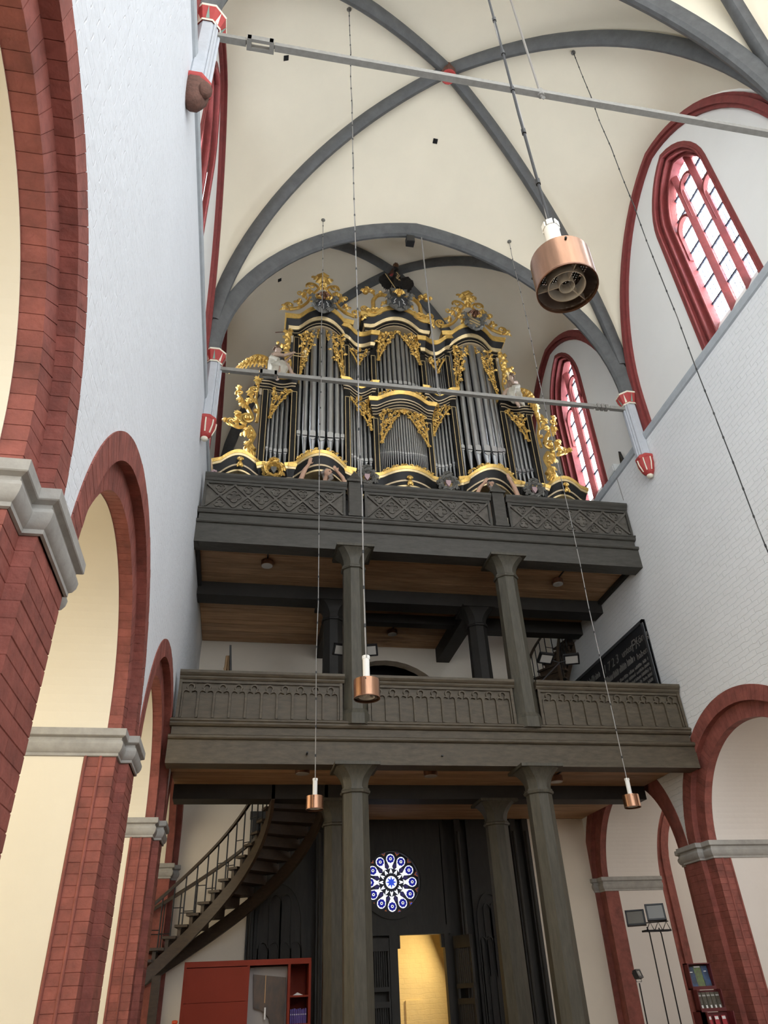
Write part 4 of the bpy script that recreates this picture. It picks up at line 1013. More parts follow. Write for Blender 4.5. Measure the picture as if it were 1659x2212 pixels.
# floor stands at the right
YS = 14.3; k_ = YS / 12.2
def px(x): return x * k_
F3 = empty('floodlight_stand', (7.62, YS, 0), label='two-pole stand with twin black floodlights against the white wall', cat='floodlight')
for x, zt in ((px(6.50), 2.42), (px(6.70), 2.40)):
    MB().tube([(x, YS, 0), (x, YS, zt), (x - (.0), YS + .05, zt + .1)], .013, 6).build('pole', 'black_metal', F3)
MB().box(px(6.42), px(6.86), YS - .06, YS + .10, 2.44, 2.47).build('platform', 'black_metal', F3)
for x in (px(6.46), px(6.60), px(6.74)): MB().tube([(x, YS, 2.46), (x + .1, YS, 2.60), (x + .16, YS, 2.46)], .008, 5).build('brace', 'black_metal', F3)
MB().tube([(px(6.42), YS - .05, 2.58), (px(6.84), YS - .05, 2.60)], .010, 5).build('cross_bar', 'black_metal', F3)
flood_head(F3, (px(6.27), YS - .1, 2.66), math.radians(-32), math.radians(-14), .34, .26, 'flood_glass'); flood_head(F3, (px(6.62), YS - .12, 2.74), math.radians(-24), math.radians(-14), .34, .28, 'flood_glass')
for dx, dy in ((-.35, -.2), (.35, -.2), (0, .4)): MB().tube([(px(6.6), YS, .25), (px(6.6) + dx, YS + dy, .012)], .012, 6).build('foot', 'black_metal', F3)
F4 = empty('spotlight_stand', (7.24, YS, 0), label='thin black stand with a single small spotlight left of the twin floodlights', cat='spotlight')
MB().tube([(7.22, YS, 0), (7.22, YS, 1.66)], .013, 6).build('pole', 'black_metal', F4)
MB().tube([(7.22 - .05, YS, 1.78), (7.22 - .05, YS, 1.68), (7.22 + .05, YS, 1.68), (7.22 + .05, YS, 1.78)], .007, 5).build('yoke', 'black_metal', F4)
flood_head(F4, (7.22, YS, 1.79), math.radians(35), math.radians(-20), .17, .14, 'flood_glass')
for dx, dy in ((-.3, -.2), (.3, -.2), (0, .35)): MB().tube([(7.22, YS, .25), (7.22 + dx, YS + dy, .012)], .010, 6).build('foot', 'black_metal', F4)

# ================================================================== LEAFLET STAND
RY = 12.4
LS = empty('leaflet_stand', (7.3, RY, 0), label='stepped dark red leaflet stand against the right pier', cat='stand')
def lb(n_, x0, x1, y0, y1, z0, z1, m_='rack_red'): return MB().box(x0, x1, y0, y1, z0, z1).build(n_, m_, LS)
tiers = [(1.53, 1.88, 0.0), (1.25, 1.53, -.10), (0.98, 1.25, -.20), (0.70, .98, -.30)]
for i, (z0, z1, dy) in enumerate(tiers):
    x0, x1 = 7.10 + .0 * i, 7.50 + .02 * i
    lb('tier_back', x0, x1, RY + dy + .06, RY + dy + .08, z0, z1 - .01); lb('tier_shelf', x0, x1, RY + dy - .06, RY + dy + .08, z0, z0 + .02)
    lb('tier_lip', x0, x1, RY + dy - .07, RY + dy - .055, z0, z0 + .045)
    for x in (x0, x1 - .015): lb('tier_side', x, x + .015, RY + dy - .06, RY + dy + .08, z0, z1)
lb('tier_top', 7.10, 7.50, RY - .05, RY + .08, 1.865, 1.88)
for x in (7.10, 7.53): lb('side_board', x, x + .02, RY - .3, RY + .10, 0, 1.25)
lb('foot_board', 7.10, 7.55, RY - .3, RY + .1, 0, .1)
def leaflet(x, z, dy, w_, h_, mat, label, group, extra=None):
    y = RY + dy + .015
    o = MB().obox((x, y, z + h_ / 2), (1, 0, 0), (0, 1, -.15), (0, .15, 1), w_ / 2, .008, h_ / 2).build('leaflet', mat); tag(o, label, 'leaflet', group)
    if extra:
        for (u0, u1, v0, v1, m_) in extra:
            MB().obox((x + (u0 + u1) / 2 * w_, y - .010 + .15 * 0 + ((v0 + v1) / 2 - .5) * h_ * .15, z + (v0 + v1) / 2 * h_), (1, 0, 0), (0, 1, -.15), (0, .15, 1), (u1 - u0) / 2 * w_, .003, (v1 - v0) / 2 * h_).build('cover_print', m_, o)
    return o
leaflet(7.18, 1.555, 0, .115, .28, 'paper_blue', 'blue-topped leaflet at the left of the top tier', 'top tier leaflets', [(-.2, .2, .72, .76, 'paper_white')])
leaflet(7.30, 1.555, 0, .125, .29, 'paper_green', 'green leaflet with a crowd picture in the middle of the top tier', 'top tier leaflets', [(-.4, .4, .92, .98, 'paper_white')])
leaflet(7.42, 1.555, 0, .105, .29, 'paper_blue', 'blue-topped leaflet at the right of the top tier', 'top tier leaflets', [(-.2, .2, .72, .76, 'paper_white')])
for k in range(5):
    leaflet(7.17 + k * .075, 1.28, -.10, .068, .215, 'paper_dark', ('first', 'second', 'third', 'fourth', 'fifth')[k] + ' dark leaflet headed 2025 from the left, second tier of the stand', 'second tier leaflets', [(-.18, .18, .02, .24, 'paper_white'), (-.05, .05, .3, .55, 'letter_grey')])
for k in range(3):
    leaflet(7.19 + k * .12, 1.01, -.20, .07, .19, 'paper_red', ('left', 'middle', 'right')[k] + ' small red leaflet on the third tier of the stand', 'third tier leaflets', [(-.4, .4, .75, .95, 'paper_white')])
def to_mesh_text(body, size, mat, parent, M, name='lettering', ext=.002, font_shear=0.0):
    cu = bpy.data.curves.new(name, 'FONT'); cu.body = body; cu.size = size; cu.extrude = ext; cu.resolution_u = 2; cu.shear = font_shear
    o = bpy.data.objects.new(name, cu); COL.objects.link(o)
    dg = bpy.context.evaluated_depsgraph_get(); me = bpy.data.meshes.new_from_object(o.evaluated_get(dg))
    bpy.data.objects.remove(o); bpy.data.curves.remove(cu)
    me.transform(M); me.materials.clear(); me.materials.append(MAT[mat])
    r = bpy.data.objects.new(name, me); COL.objects.link(r); r.parent = parent; r.matrix_parent_inverse = parent.matrix_basis.inverted()
    return r
for o in [o for o in bpy.data.objects if o.name.startswith('leaflet') and o.get('group') == 'second tier leaflets']:
    xc = sum(v.co.x for v in o.data.vertices) / len(o.data.vertices)
    to_mesh_text('2025', .028, 'paper_white', o, Matrix.Translation((xc - .031, RY - .10 + .015 - .004, 1.28 + .165)) @ Matrix.Rotation(math.radians(81), 4, 'X'))

# ================================================================== THE ORGAN
OXC, OY, KO = 3.37, 13.45, 0.982
def ox(r): return OXC + r * KO
def oz(z): return 1.6 + (z - 1.6) * KO
ORG = empty('pipe_organ', (OXC, OY, 9.3), label='baroque pipe organ with black and gilded case on the upper gallery', cat='organ')
def plan(r):
    """how far the front stands out towards the nave at relative x"""
    a = abs(r)
    if a < 0.62: return 0.20 * (1 - (a / 0.62) ** 2)
    if 0.77 <= a <= 1.34: return -0.12 * math.sin(PI * (a - .77) / .57)
    if 1.49 <= a <= 2.69: return 0.26 * (1 - ((a - 2.09) / .6) ** 2)
    if 2.86 <= a <= 3.40: return -0.08 * math.sin(PI * (a - 2.86) / .54)
    if 3.62 < a <= 4.5: return 0.10 * math.sin(PI * (a - 3.62) / .88)
    return 0.0
def base_z(r):
    a = abs(r)
    if a < .8: return 11.92 + .15 * math.cos(PI * a / 1.6)
    if a < 1.4: return 11.94
    if a < 2.8: return 12.02 + .26 * math.sin(PI * (a - 1.4) / 1.4)
    if a < 3.45: return 12.02
    return 11.96 + .27 * math.sin(PI * min(1, (a - 3.45) / 1.0))
def cornice(name, ra, rb, zf, layers, n=16, outf=plan, par=ORG, base=0.0):
    C = empty(name, (ox((ra + rb) / 2), OY, oz(zf((ra + rb) / 2))), parent=ORG)
    for (h0, h1, o0, o1, m) in layers:
        rings = []
        for i in range(n + 1):
            r = ra + (rb - ra) * i / n; x = ox(r); o = outf(r) + base; z = oz(zf(r))
            # widen towards the ends like a mitred return
            e = 0.0
            if i == 0: e = -1
            if i == n: e = 1
            rings.append([(x + e * o0 * .6, OY - o - o0, z + h0), (x + e * o1 * .6, OY - o - o1, z + h1), (x + e * o1 * .6, OY + .18, z + h1), (x + e * o0 * .6, OY + .18, z + h0)])
        MB().loft(rings).build('moulding', m, C, smooth=25)
    return C
GL_, BK, GP, GO = 'gold_line', 'case_black', 'gold_pale', 'gold'
L_TOP = [(0, .03, .03, .03, GL_), (.03, .08, .045, .05, BK), (.08, .10, .06, .06, GL_), (.10, .17, .07, .08, BK), (.17, .26, .11, .15, GP), (.26, .41, .16, .26, BK), (.41, .53, .29, .33, GO)]
L_MID = [(0, .025, .02, .02, GL_), (.025, .07, .03, .03, BK), (.07, .09, .045, .045, GL_), (.09, .14, .055, .06, BK), (.14, .165, .075, .08, GL_), (.165, .21, .09, .09, BK), (.21, .235, .10, .11, GL_), (.235, .32, .12, .17, BK), (.32, .42, .19, .23, GO)]
L_BASE = [(-.44, -.40, .02, .03, GP), (-.40, -.33, .05, .06, BK), (-.33, -.29, .08, .09, GL_), (-.29, -.12, .10, .17, BK), (-.12, -.07, .19, .21, GP), (-.07, 0, .22, .25, GO)]
# base mouldings, one run per bay
for ra, rb in ((-4.45, -3.45), (-3.45, -2.8), (-2.8, -1.4), (-1.4, -.8), (-.8, .8), (.8, 1.4), (1.4, 2.8), (2.8, 3.45), (3.45, 4.45)):
    cornice('base_cornice', ra, rb, base_z, L_BASE, outf=lambda r: plan(r) + .04)
for s in (-1, 1):
    T = sorted((s * 1.44, s * 2.92)); cornice('tower_cornice', T[0], T[1], lambda r: 16.55 + .20 * max(0, 1 - ((abs(r) - 2.14) / .62) ** 2), L_TOP, outf=lambda r: max(0, plan(r)) + .02)
    T = sorted((s * .72, s * 1.46)); cornice('flat_cornice', T[0], T[1], lambda r: 16.28 + (.22 * max(0, (abs(r) - 1.1) / .36) ** 1.5), L_TOP, outf=plan)
    T = sorted((s * .72, s * 1.46)); cornice('middle_cornice', T[0], T[1], lambda r: 14.52 + .10 * abs(abs(r) - 1.05) / .35, L_MID, outf=lambda r: plan(r) * 1.1)
    T = sorted((s * 2.80, s * 3.64)); cornice('side_cornice', T[0], T[1], lambda r: 14.52, L_MID, outf=plan)
cornice('centre_cornice', -.86, .86, lambda r: 16.93 + .24 * max(0, 1 - (r / .7) ** 2), L_TOP, outf=lambda r: max(0, plan(r)) * .8 + .05)
cornice('centre_middle_cornice', -.76, .76, lambda r: 13.96 + .12 * max(0, 1 - (r / .7) ** 2), L_MID, outf=lambda r: max(0, plan(r)) + .06)
# case bodies
def body(ra, rb, z0, z1, y0=.24, y1=1.1):
    MB().box(ox(ra), ox(rb), OY + y0, OY + y1, oz(z0), oz(z1)).build('case_body', 'case_black', ORG)
body(-.78, .78, 11.5, 17.45)
for s in (-1, 1):
    for a, b, z in ((.78, 1.42, 16.75), (1.42, 2.86, 17.0), (2.86, 3.6, 14.9)):
        q = sorted((s * a, s * b)); body(q[0], q[1], 11.5, z)
MB().box(ox(-3.5), ox(3.5), OY + .3, OY + 1.3, 9.30, oz(11.62)).build('case_plinth', 'case_black', ORG)
# pilasters
def pilaster(r, w_, z0, z1, splits, out=.06):
    x = ox(r); yfr = OY - out
    P = MB().box(x - w_ / 2, x + w_ / 2, yfr, OY + .3, oz(z0), oz(z1)).build('pilaster', 'case_black', ORG)
    for (a, b) in splits:
        q = w_ / 2 - .022; e = .008
        pts = [(x - q, yfr, oz(a)), (x + q, yfr, oz(a)), (x + q, yfr, oz(b)), (x - q, yfr, oz(b))]
        MB().sweep(pts, (0, 1, 0), [(-e, -.010), (e, -.010), (e, .004), (-e, .004)], closed_path=True).build('gilt_fillet', 'gold_pale', P)
    return P
for s in (-1, 1):
    pilaster(s * 3.50, .17, 12.0, 14.55, [(12.1, 14.48)]); pilaster(s * 2.775, .165, 12.0, 16.6, [(12.2, 14.5), (15.0, 16.5)])
    pilaster(s * 1.415, .15, 11.95, 16.55, [(12.1, 14.5), (15.05, 16.4)]); pilaster(s * .695, .15, 11.9, 17.0, [(12.05, 13.85), (14.95, 16.1), (16.85, 16.92)])
# pipes
def pipe(x, y, r, zf, zm, zt):
    n = 12
    p = MB().lathe([(r * .22, zf), (r * .98, zm), (r, zm + .01), (r, zt)], (x, y, 0), n, caps=True).build('pipe', 'pipe_metal', ORG, smooth=50)
    h = r * 2.3; wd = r * .78
    pts = [(-wd, r * .35)] + [(-wd * math.cos(PI * q / 8), h - wd * .6 + wd * .6 * math.sin(PI * q / 8)) for q in range(9)] + [(wd, r * .35)]
    MB().prism([(x + a, zm + b) for a, b in pts], 'y', y - r * 1.02, y - r * .55).build('pipe_lip', 'pipe_lip', p)
    MB().box(x - wd, x + wd, y - r * 1.04, y - r * .5, zm - r * .02, zm + r * .33).build('pipe_mouth', 'slot_black', p)
    MB().prism([(x - wd, zm - r * .02), (x + wd, zm - r * .02), (x + wd * .55, zm - r * .75), (x, zm - r * .95), (x - wd * .55, zm - r * .75)], 'y', y - r * 1.0, y - r * .5).build('pipe_lower_lip', 'pipe_lip', p)
def bay(ra, rb, n, sizes, zf, zm, zt, off=.0, dy=.0):
    """sizes: relative widths"""
    tot = sum(sizes); x0 = ra
    for k in range(n):
        wd = (rb - ra) * sizes[k] / tot; r = x0 + wd / 2; x0 += wd
        rad = abs(wd) * KO / 2 * .90
        pipe(ox(r), OY - plan(r) - off + rad * .4 + dy, rad, oz(zf(r)), oz(zm(r)), oz(zt(r)))
for s in (-1, 1):
    bay(s * 2.70, s * 1.48, 7, [.72, .9, 1.1, 1.25, 1.1, .9, .72], lambda r: base_z(r) + .03, lambda r: 13.18 - .30 * (1 - ((abs(r) - 2.09) / .6) ** 2), lambda r: 16.62 + .1, dy=.05)
    bay(s * 3.42, s * 2.86, 5, [.8, .9, 1, 1.1, 1.15], lambda r: base_z(r) + .05, lambda r: 12.62 + .12 * (abs(r) - 2.86), lambda r: 14.55, dy=.10)
    bay(s * 1.34, s * .77, 6, [.85, .9, 1, 1.05, 1.1, 1.15], lambda r: base_z(r) + .05, lambda r: 12.55 + .25 * (abs(r) - .77), lambda r: 14.55, dy=.08)
    bay(s * 1.34, s * .77, 9, [.7, .75, .8, .9, 1, 1.05, 1.1, 1.2, 1.25], lambda r: 14.98, lambda r: 15.28, lambda r: 16.35, dy=.08)
sz = [.55 + .75 * (1 - abs(k - 12) / 12.0) for k in range(25)]
bay(-.61, .61, 25, sz, lambda r: base_z(r) + .03, lambda r: 12.78 - .14 * (1 - abs(r) / .61), lambda r: 13.95, dy=.03)
sz = [.8 + .5 * (1 - abs(k - 5) / 5.0) for k in range(11)]
bay(-.61, .61, 11, sz, lambda r: 14.62, lambda r: 15.15 - .10 * (1 - abs(r) / .61), lambda r: 17.0, dy=.10)

# ------------------------------------------------------------------ carving
class Carve(MB):
    def __init__(s, o, m=1, y=None):
        super().__init__(); s.o = Vector(o); s.m = m
    def P(s, u, v, w_=0): return (s.o.x + s.m * u, s.o.y - w_, s.o.z + v)
    def spiral(s, cu, cv, r, turns=1.6, a0=0.0, d=1, th=.03, w_=.03):
        n = int(14 * turns); pts = []; rad = []
        for k in range(n + 1):
            f = k / n; a = a0 + d * 2 * PI * turns * f; rr = r * (1 - f) ** .75 + .006
            pts.append(s.P(cu + rr * math.cos(a), cv + rr * math.sin(a), w_ + .05 * f)); rad.append(th * (1 - .45 * f))
        s.tube(pts, rad, 6)
        s.ell(s.P(cu, cv, w_ + .05), (r * .22, r * .22, r * .22), 8, 5)
    def stem(s, pts, t0, t1, w_=.03):
        P = [Vector((p[0], p[1])) for p in pts]; out = []
        P = [P[0]] + P + [P[-1]]
        for i in range(1, len(P) - 2):
            for q in range(6):
                t = q / 6; a, b, c, d = P[i - 1], P[i], P[i + 1], P[i + 2]
                out.append(.5 * ((2 * b) + (-a + c) * t + (2 * a - 5 * b + 4 * c - d) * t * t + (-a + 3 * b - 3 * c + d) * t ** 3))
        out.append(P[-2]); N = len(out)
        s.tube([s.P(p.x, p.y, w_) for p in out], [t0 + (t1 - t0) * k / (N - 1) for k in range(N)], 6)
        return out
    def leaf(s, u, v, ang, ln, wd, curl=0.0, w_=.03, lift=.08):
        rings = []; n = 12
        for k in range(n + 1):
            f = k / n; a = ang + curl * f
            cu = u; cv = v
            # integrate direction
            L = ln * f; cu += L * math.cos(ang + curl * f * .5); cv += L * math.sin(ang + curl * f * .5)
            hw = 1.25 * wd * (math.sin(PI * min(1, f * .92 + .06)) ** .8) * (1 + .40 * math.sin(f * 22)) + .002
            nx, nv = -math.sin(a), math.cos(a); z = w_ + lift * math.sin(PI * f) + .03 * f
            rings.append([s.P(cu + nx * hw, cv + nv * hw, z), s.P(cu, cv, z + hw * .55 + .008), s.P(cu - nx * hw, cv - nv * hw, z), s.P(cu, cv, z - .012)])
        s.loft(rings)
    def bud(s, u, v, r, w_=.05): s.ell(s.P(u, v, w_), (r, r, r), 8, 6)
    def curl_leaf(s, u, v, ang, ln, wd, d=1, r=.07):
        s.leaf(u, v, ang, ln, wd, d * .9)
        eu = u + ln * math.cos(ang + d * .45); ev = v + ln * math.sin(ang + d * .45)
        s.spiral(eu + r * .5 * math.cos(ang + d * .9), ev + r * .5 * math.sin(ang + d * .9), r, 1.2, ang + PI + d, d, .018)
    def done(s, name='carving', mat='gold', par=None): return s.build(name, mat, par or ORG, smooth=50)

def crest_side(m):
    for mm in (1, -1):
        c = Carve((ox(m * 2.12), OY - .34, oz(17.28)), mm)
        c.spiral(.90, .06, .13, 1.7, -PI / 2, 1, .035); c.stem([(.88, -.06), (.62, .05), (.42, .28), (.32, .55), (.12, .90)], .05, .035)
        c.spiral(.33, .98, .12, 1.6, -.3, 1, .032); c.stem([(.10, .92), (.2, 1.05), (.33, 1.09)], .04, .03)
        c.curl_leaf(.42, .42, .3, .26, .07, 1, .07); c.curl_leaf(.55, .22, .6, .16, .05, -1, .05); c.leaf(.3, .55, 1.2, .25, .07, -.8); c.curl_leaf(.28, .6, .1, .2, .06, 1, .06)
        c.leaf(.36, .36, 2.2, .28, .06, .8); c.leaf(.16, .8, 2.6, .2, .05, .6); c.leaf(.62, .06, 1.1, .16, .04, .5); c.leaf(.25, .15, 1.5, .28, .06, .6); c.leaf(.08, .35, 1.2, .22, .06, .5)
        c.bud(.15, .62, .045); c.bud(.5, .5, .04)
        if mm * m > 0: c.leaf(.95, -.1, .3, .2, .04, .9); c.leaf(.95, -.12, -.6, .2, .04, .6)
        c.done('crest_carving')
    c = Carve((ox(m * 2.12), OY - .34, oz(17.28)), 1)
    c.leaf(0, 1.0, PI / 2, .52, .12, 0.05, lift=.12); c.leaf(-.02, 1.0, PI / 2 + .35, .46, .09, .75); c.leaf(.02, 1.0, PI / 2 - .35, .40, .09, -.75); c.bud(0, .98, .07)
    c.done('plume_carving')
crest_side(-1); crest_side(1)
for mm in (1, -1):
    c = Carve((ox(0), OY - .30, oz(17.62)), mm)
    c.stem([(.80, -.12), (.68, .10), (.66, .42), (.50, .66), (.28, .68), (.12, .50)], .065, .05); c.spiral(.22, .40, .10, 1.6, 2.2, -1, .03)
    c.spiral(.92, .02, .10, 1.6, -PI / 2, 1, .03); c.stem([(.30, -.02), (.5, -.12), (.75, -.14), (.92, -.10)], .07, .05)
    for k in range(5): c.leaf(.32 + .12 * k, -.06 - .03 * k, 1.0 + .3 * (k % 2), .17, .05, .5)
    for k in range(4): c.bud(.38 + .13 * k, .0 - .02 * k, .05, .08)
    c.curl_leaf(.62, .62, .5, .2, .06, 1, .07); c.leaf(.85, .68, 1.4, .2, .06, 1.0); c.bud(.88, .72, .09); c.leaf(.9, .66, .2, .16, .05, .6)
    c.leaf(.3, .3, -.4, .2, .05, -.5); c.leaf(.45, .62, 1.2, .14, .04, .6); c.leaf(.86, -.25, -1.2, .3, .05, .4)
    c.done('crest_carving')
def wing_carving(m):
    c = Carve((ox(m * 3.60), OY - .06, oz(12.22)), m)
    c.leaf(.05, .05, .9, .30, .08, -1.2); c.spiral(.2, .24, .12, 1.3, PI, -1, .035); c.leaf(.2, .02, 2.2, .22, .07, .9); c.leaf(.1, .3, .2, .25, .07, 1.0)
    c.stem([(.06, .25), (.16, .45), (.10, .72), (.22, .95)], .06, .06)
    c.leaf(.12, .62, .5, .30, .08, -.9); c.leaf(.14, .72, .2, .24, .07, .9); c.leaf(.12, .5, .9, .2, .05, .6)
    c.spiral(.28, 1.15, .17, 1.8, -PI / 2, 1, .05, .06); c.bud(.28, 1.15, .07, .12)
    c.stem([(.3, .95), (.45, .90), (.6, .95), (.70, 1.02)], .055, .04); c.spiral(.66, 1.06, .10, 1.3, -PI / 2, 1, .03); c.leaf(.72, 1.0, .2, .16, .05, .8); c.leaf(.5, .92, 1.2, .24, .06, .9); c.leaf(.46, 1.15, 1.0, .22, .06, .7); c.leaf(.55, 1.2, 2.0, .18, .05, -.7)
    c.stem([(.18, 1.25), (.28, 1.5), (.42, 1.72), (.55, 1.95)], .065, .04); c.spiral(.52, 1.98, .09, 1.3, -.5, 1, .03); c.leaf(.56, 2.0, 1.5, .2, .05, 1.0); c.leaf(.4, 1.65, .3, .22, .06, .8); c.leaf(.3, 1.5, .1, .24, .06, .9); c.leaf(.34, 1.6, 2.3, .24, .06, -.8)
    c.stem([(.06, 1.1), (.04, 1.5), (.12, 1.85), (.08, 2.3)], .04, .03); c.spiral(.17, 2.12, .12, 1.7, -PI / 2, 1, .035); c.leaf(.1, 2.3, 1.2, .25, .06, .9); c.leaf(.06, 2.4, 1.8, .22, .05, -.6); c.leaf(.2, 1.85, .7, .25, .06, .9); c.leaf(.1, 1.7, .2, .2, .05, .6)
    c.bud(.08, 2.45, .06); c.bud(.06, 2.62, .05); c.leaf(.04, 2.5, 1.4, .22, .05, .5); c.bud(.1, 1.45, .06)
    c.done('wing_carving')
wing_carving(-1); wing_carving(1)
for m in (-1, 1):   # foliage on the tower flank behind the angels
    c = Carve((ox(m * 2.88), OY - .04, oz(15.0)), m)
    c.spiral(.10, .22, .09, 1.5, -PI / 2, 1, .03); c.stem([(.06, .14), (.02, .5), (.1, .9), (.06, 1.3), (.08, 1.5)], .03, .02)
    for k in range(6): c.leaf(.06, .5 + .17 * k, .5 + .2 * (k % 2), .26 + .06 * (k % 3), .05, .8)
    c.curl_leaf(.12, .95, .5, .25, .06, -1, .06); c.leaf(.05, 1.5, 1.2, .2, .05, .6); c.bud(.38, 1.15, .05); c.bud(.3, .85, .04)
    c.done('flank_carving')
def shade(pts, y, m=1, seed=1, dens=.085):
    """pierced foliage filling a triangle: A outer-top, B inner-top, C outer-bottom (absolute x,z)"""
    rg = random.Random(seed)
    A, B, Cc = [Vector(p) for p in pts]
    c = Carve((0, y, 0), 1)
    # rim along the free edge, scalloped
    edge = [B.lerp(Cc, t) for t in [k / 14 for k in range(15)]]
    nrm = Vector((-(Cc - B).y, (Cc - B).x)).normalized()
    if nrm.dot(A - B) < 0: nrm = -nrm
    edge = [p + nrm * (.10 * (Cc - B).length * .35 * math.sin(PI * k / 14)) for k, p in enumerate(edge)]
    c.tube([c.P(p.x, p.y, .03) for p in edge], [.026] * 15, 6)
    for k in range(1, 14): c.bud(edge[k].x - nrm.x * .015, edge[k].y - nrm.y * .015, .024, .04)
    c.spiral(B.x, B.y - .03, .06, 1.4, 0, 1, .02); c.spiral(Cc.x, Cc.y, .045, 1.3, 0, 1, .018)
    # stem from C to A and B
    c.stem([(Cc.x, Cc.y), tuple(Cc.lerp(A, .5) + (B - A) * .06), tuple(A.lerp(B, .2))], .024, .018)
    c.stem([tuple(Cc.lerp(A, .3)), tuple((A + B + Cc) / 3), tuple(A.lerp(B, .7))], .024, .018)
    # fill
    L1 = (B - A).length; L2 = (Cc - A).length; nu = max(2, int(L1 / dens)); nv = max(2, int(L2 / dens))
    for i in range(nu):
        for j in range(nv):
            fu = (i + .5) / nu; fv = (j + .5) / nv
            if fu + fv > .98: continue
            if rg.random() < .22: continue
            p = A + (B - A) * fu + (Cc - A) * fv
            p += Vector((rg.uniform(-.02, .02), rg.uniform(-.02, .02)))
            if (i + j) % 2: c.spiral(p.x, p.y, dens * .55, 1.2, rg.uniform(0, 6.28), rg.choice((-1, 1)), .015)
            else: c.leaf(p.x, p.y, rg.uniform(0, 6.28), dens * 1.5, .03, rg.choice((-1, 1)) * .8, lift=.03)
    return c.done('pipe_shade')
for s in (-1, 1):
    q = lambda r, z: (ox(s * r), oz(z))
    yt = OY - .22
    shade((q(2.66, 16.60), q(2.14, 16.74), q(2.66, 14.95)), OY - .15, seed=3 + s); shade((q(1.52, 16.60), q(2.04, 16.74), q(1.52, 14.85)), OY - .15, seed=5 + s)
    shade((q(2.88, 14.52), q(3.36, 14.52), q(3.34, 13.55)) if False else (q(3.36, 14.50), q(2.88, 14.52), q(3.36, 13.55)), OY - .02, seed=7 + s)
    shade((q(.79, 14.50), q(1.32, 14.52), q(.79, 13.45)) if False else (q(.79, 14.5), q(1.34, 14.5), q(.79, 13.42)) if s == 9 else (q(1.34, 14.5), q(.78, 14.45), q(.79, 13.45)) if s == 8 else (q(.80, 14.48), q(1.33, 14.52), q(.80, 13.48)), OY + .02, seed=9 + s)
    shade((q(.80, 16.27), q(1.33, 16.30), q(1.10, 15.75)), OY + .02, seed=11 + s)
    shade((q(.60, 13.98), q(.02, 14.10), q(.60, 12.95)), OY - .16, seed=13 + s, dens=.075); shade((q(.60, 16.95), q(.03, 17.05), q(.58, 15.85)), OY - .12, seed=15 + s, dens=.08)
c = Carve((ox(0), OY - .24, oz(13.88)), 1)     # shell over the centre pipes
for k in range(7): c.leaf(0, 0, PI / 2 + (k - 3) * .3, .17, .022, 0, lift=.03)
c.bud(0, 0, .03); c.done('shell_carving')
def rail_foliage(r0, r1, zf, out, seed):
    rg = random.Random(seed)
    for k in range(int(abs(r1 - r0) / .10)):
        pass
    c = Carve((0, 0, 0), 1); n = int(abs(r1 - r0) / .09)
    for k in range(n + 1):
        r = r0 + (r1 - r0) * k / n; x = ox(r); z = oz(zf(r)) + .05
        c.o = Vector((x, OY - plan(r) - out, z)); c.m = 1
        if k % 2: c.spiral(0, .02, .05 + rg.uniform(0, .02), 1.3, rg.uniform(0, 6), rg.choice((-1, 1)), .016)
        else: c.leaf(-.05, 0, rg.uniform(.3, .9), .14, .03, rg.choice((-1, 1)) * .6, lift=.03)
    c.done('rail_carving')
for s in (-1, 1):
    rail_foliage(s * 2.62, s * 2.25, base_z, .16, 21 + s); rail_foliage(s * 1.95, s * 1.56, base_z, .16, 31 + s); rail_foliage(s * .58, s * .06, base_z, .14, 41 + s)
    rail_foliage(s * .6, s * .1, lambda r: 14.38 + .12 * max(0, 1 - (r / .7) ** 2), .2, 51 + s)
# shields on the cornices
def shield(r, z, w_, h_, y, kind):
    x = ox(r); S = MB().prism([(x + a * w_, oz(z) + b * h_) for a, b in ((-.5, .5), (.5, .5), (.5, 0), (.36, -.3), (0, -.5), (-.36, -.3), (-.5, 0))], 'y', y - .05, y).build('shield', 'plaque_frame' if kind != 'stripe' else 'shield_grey', ORG)
    c = Carve((x, y - .04, oz(z)), 1)
    rim = [(-.62, .1), (-.52, -.25), (-.25, -.48), (0, -.58), (.25, -.48), (.52, -.25), (.62, .1)]
    c.tube([c.P(a * w_, b * h_, .02) for a, b in rim], [.05] * 7, 6)
    for k in range(6):
        a = -1.9 + k * .76
        c.leaf(w_ * .5 * math.sin(a), -h_ * .45 * math.cos(a) * .9, -PI / 2 + a, .16, .05, .5)
    for sx in (-1, 1):
        c.leaf(sx * .5 * w_, .35 * h_, PI / 2 - sx * .9, .2, .06, -sx * .6); c.spiral(sx * .55 * w_, .3 * h_, .07, 1.3, 0, sx, .025)
    c.build('shield_mantle', 'shield_grey', S, smooth=50)
    if kind == 'stripe':
        for k in (-1, 0, 1): MB().obox((x, y - .055, oz(z) + k * .12), (1, 0, -.55), (0, 1, 0), (.55, 0, 1), w_ * .42, .008, .028).build('shield_stripe', 'gold_pale', S)
    else:
        for sx in (-1, 1): MB().tube([(x + sx * w_ * .16, y - .06, oz(z) + .3 * h_), (x + sx * w_ * .28, y - .06, oz(z) + .1 * h_), (x + sx * w_ * .22, y - .06, oz(z)), (x + sx * w_ * .34, y - .06, oz(z) - .1 * h_)], .012, 5).build('shield_line', 'paper_white', S)
        MB().tube([(x, y - .06, oz(z) + .1 * h_), (x, y - .06, oz(z) - .35 * h_)], .008, 5).build('shield_line', 'paper_white', S)
    c = Carve((x, y - .05, oz(z) + h_ * .5), 1)
    for k in range(5): c.leaf(0, 0, PI / 2 + (k - 2) * .5, .2, .05, (k - 2) * .2)
    c.bud(0, 0, .06); c.bud(0, .12, .045); c.done('shield_crown', 'bronze' if kind != 'centre' else 'gold', S)
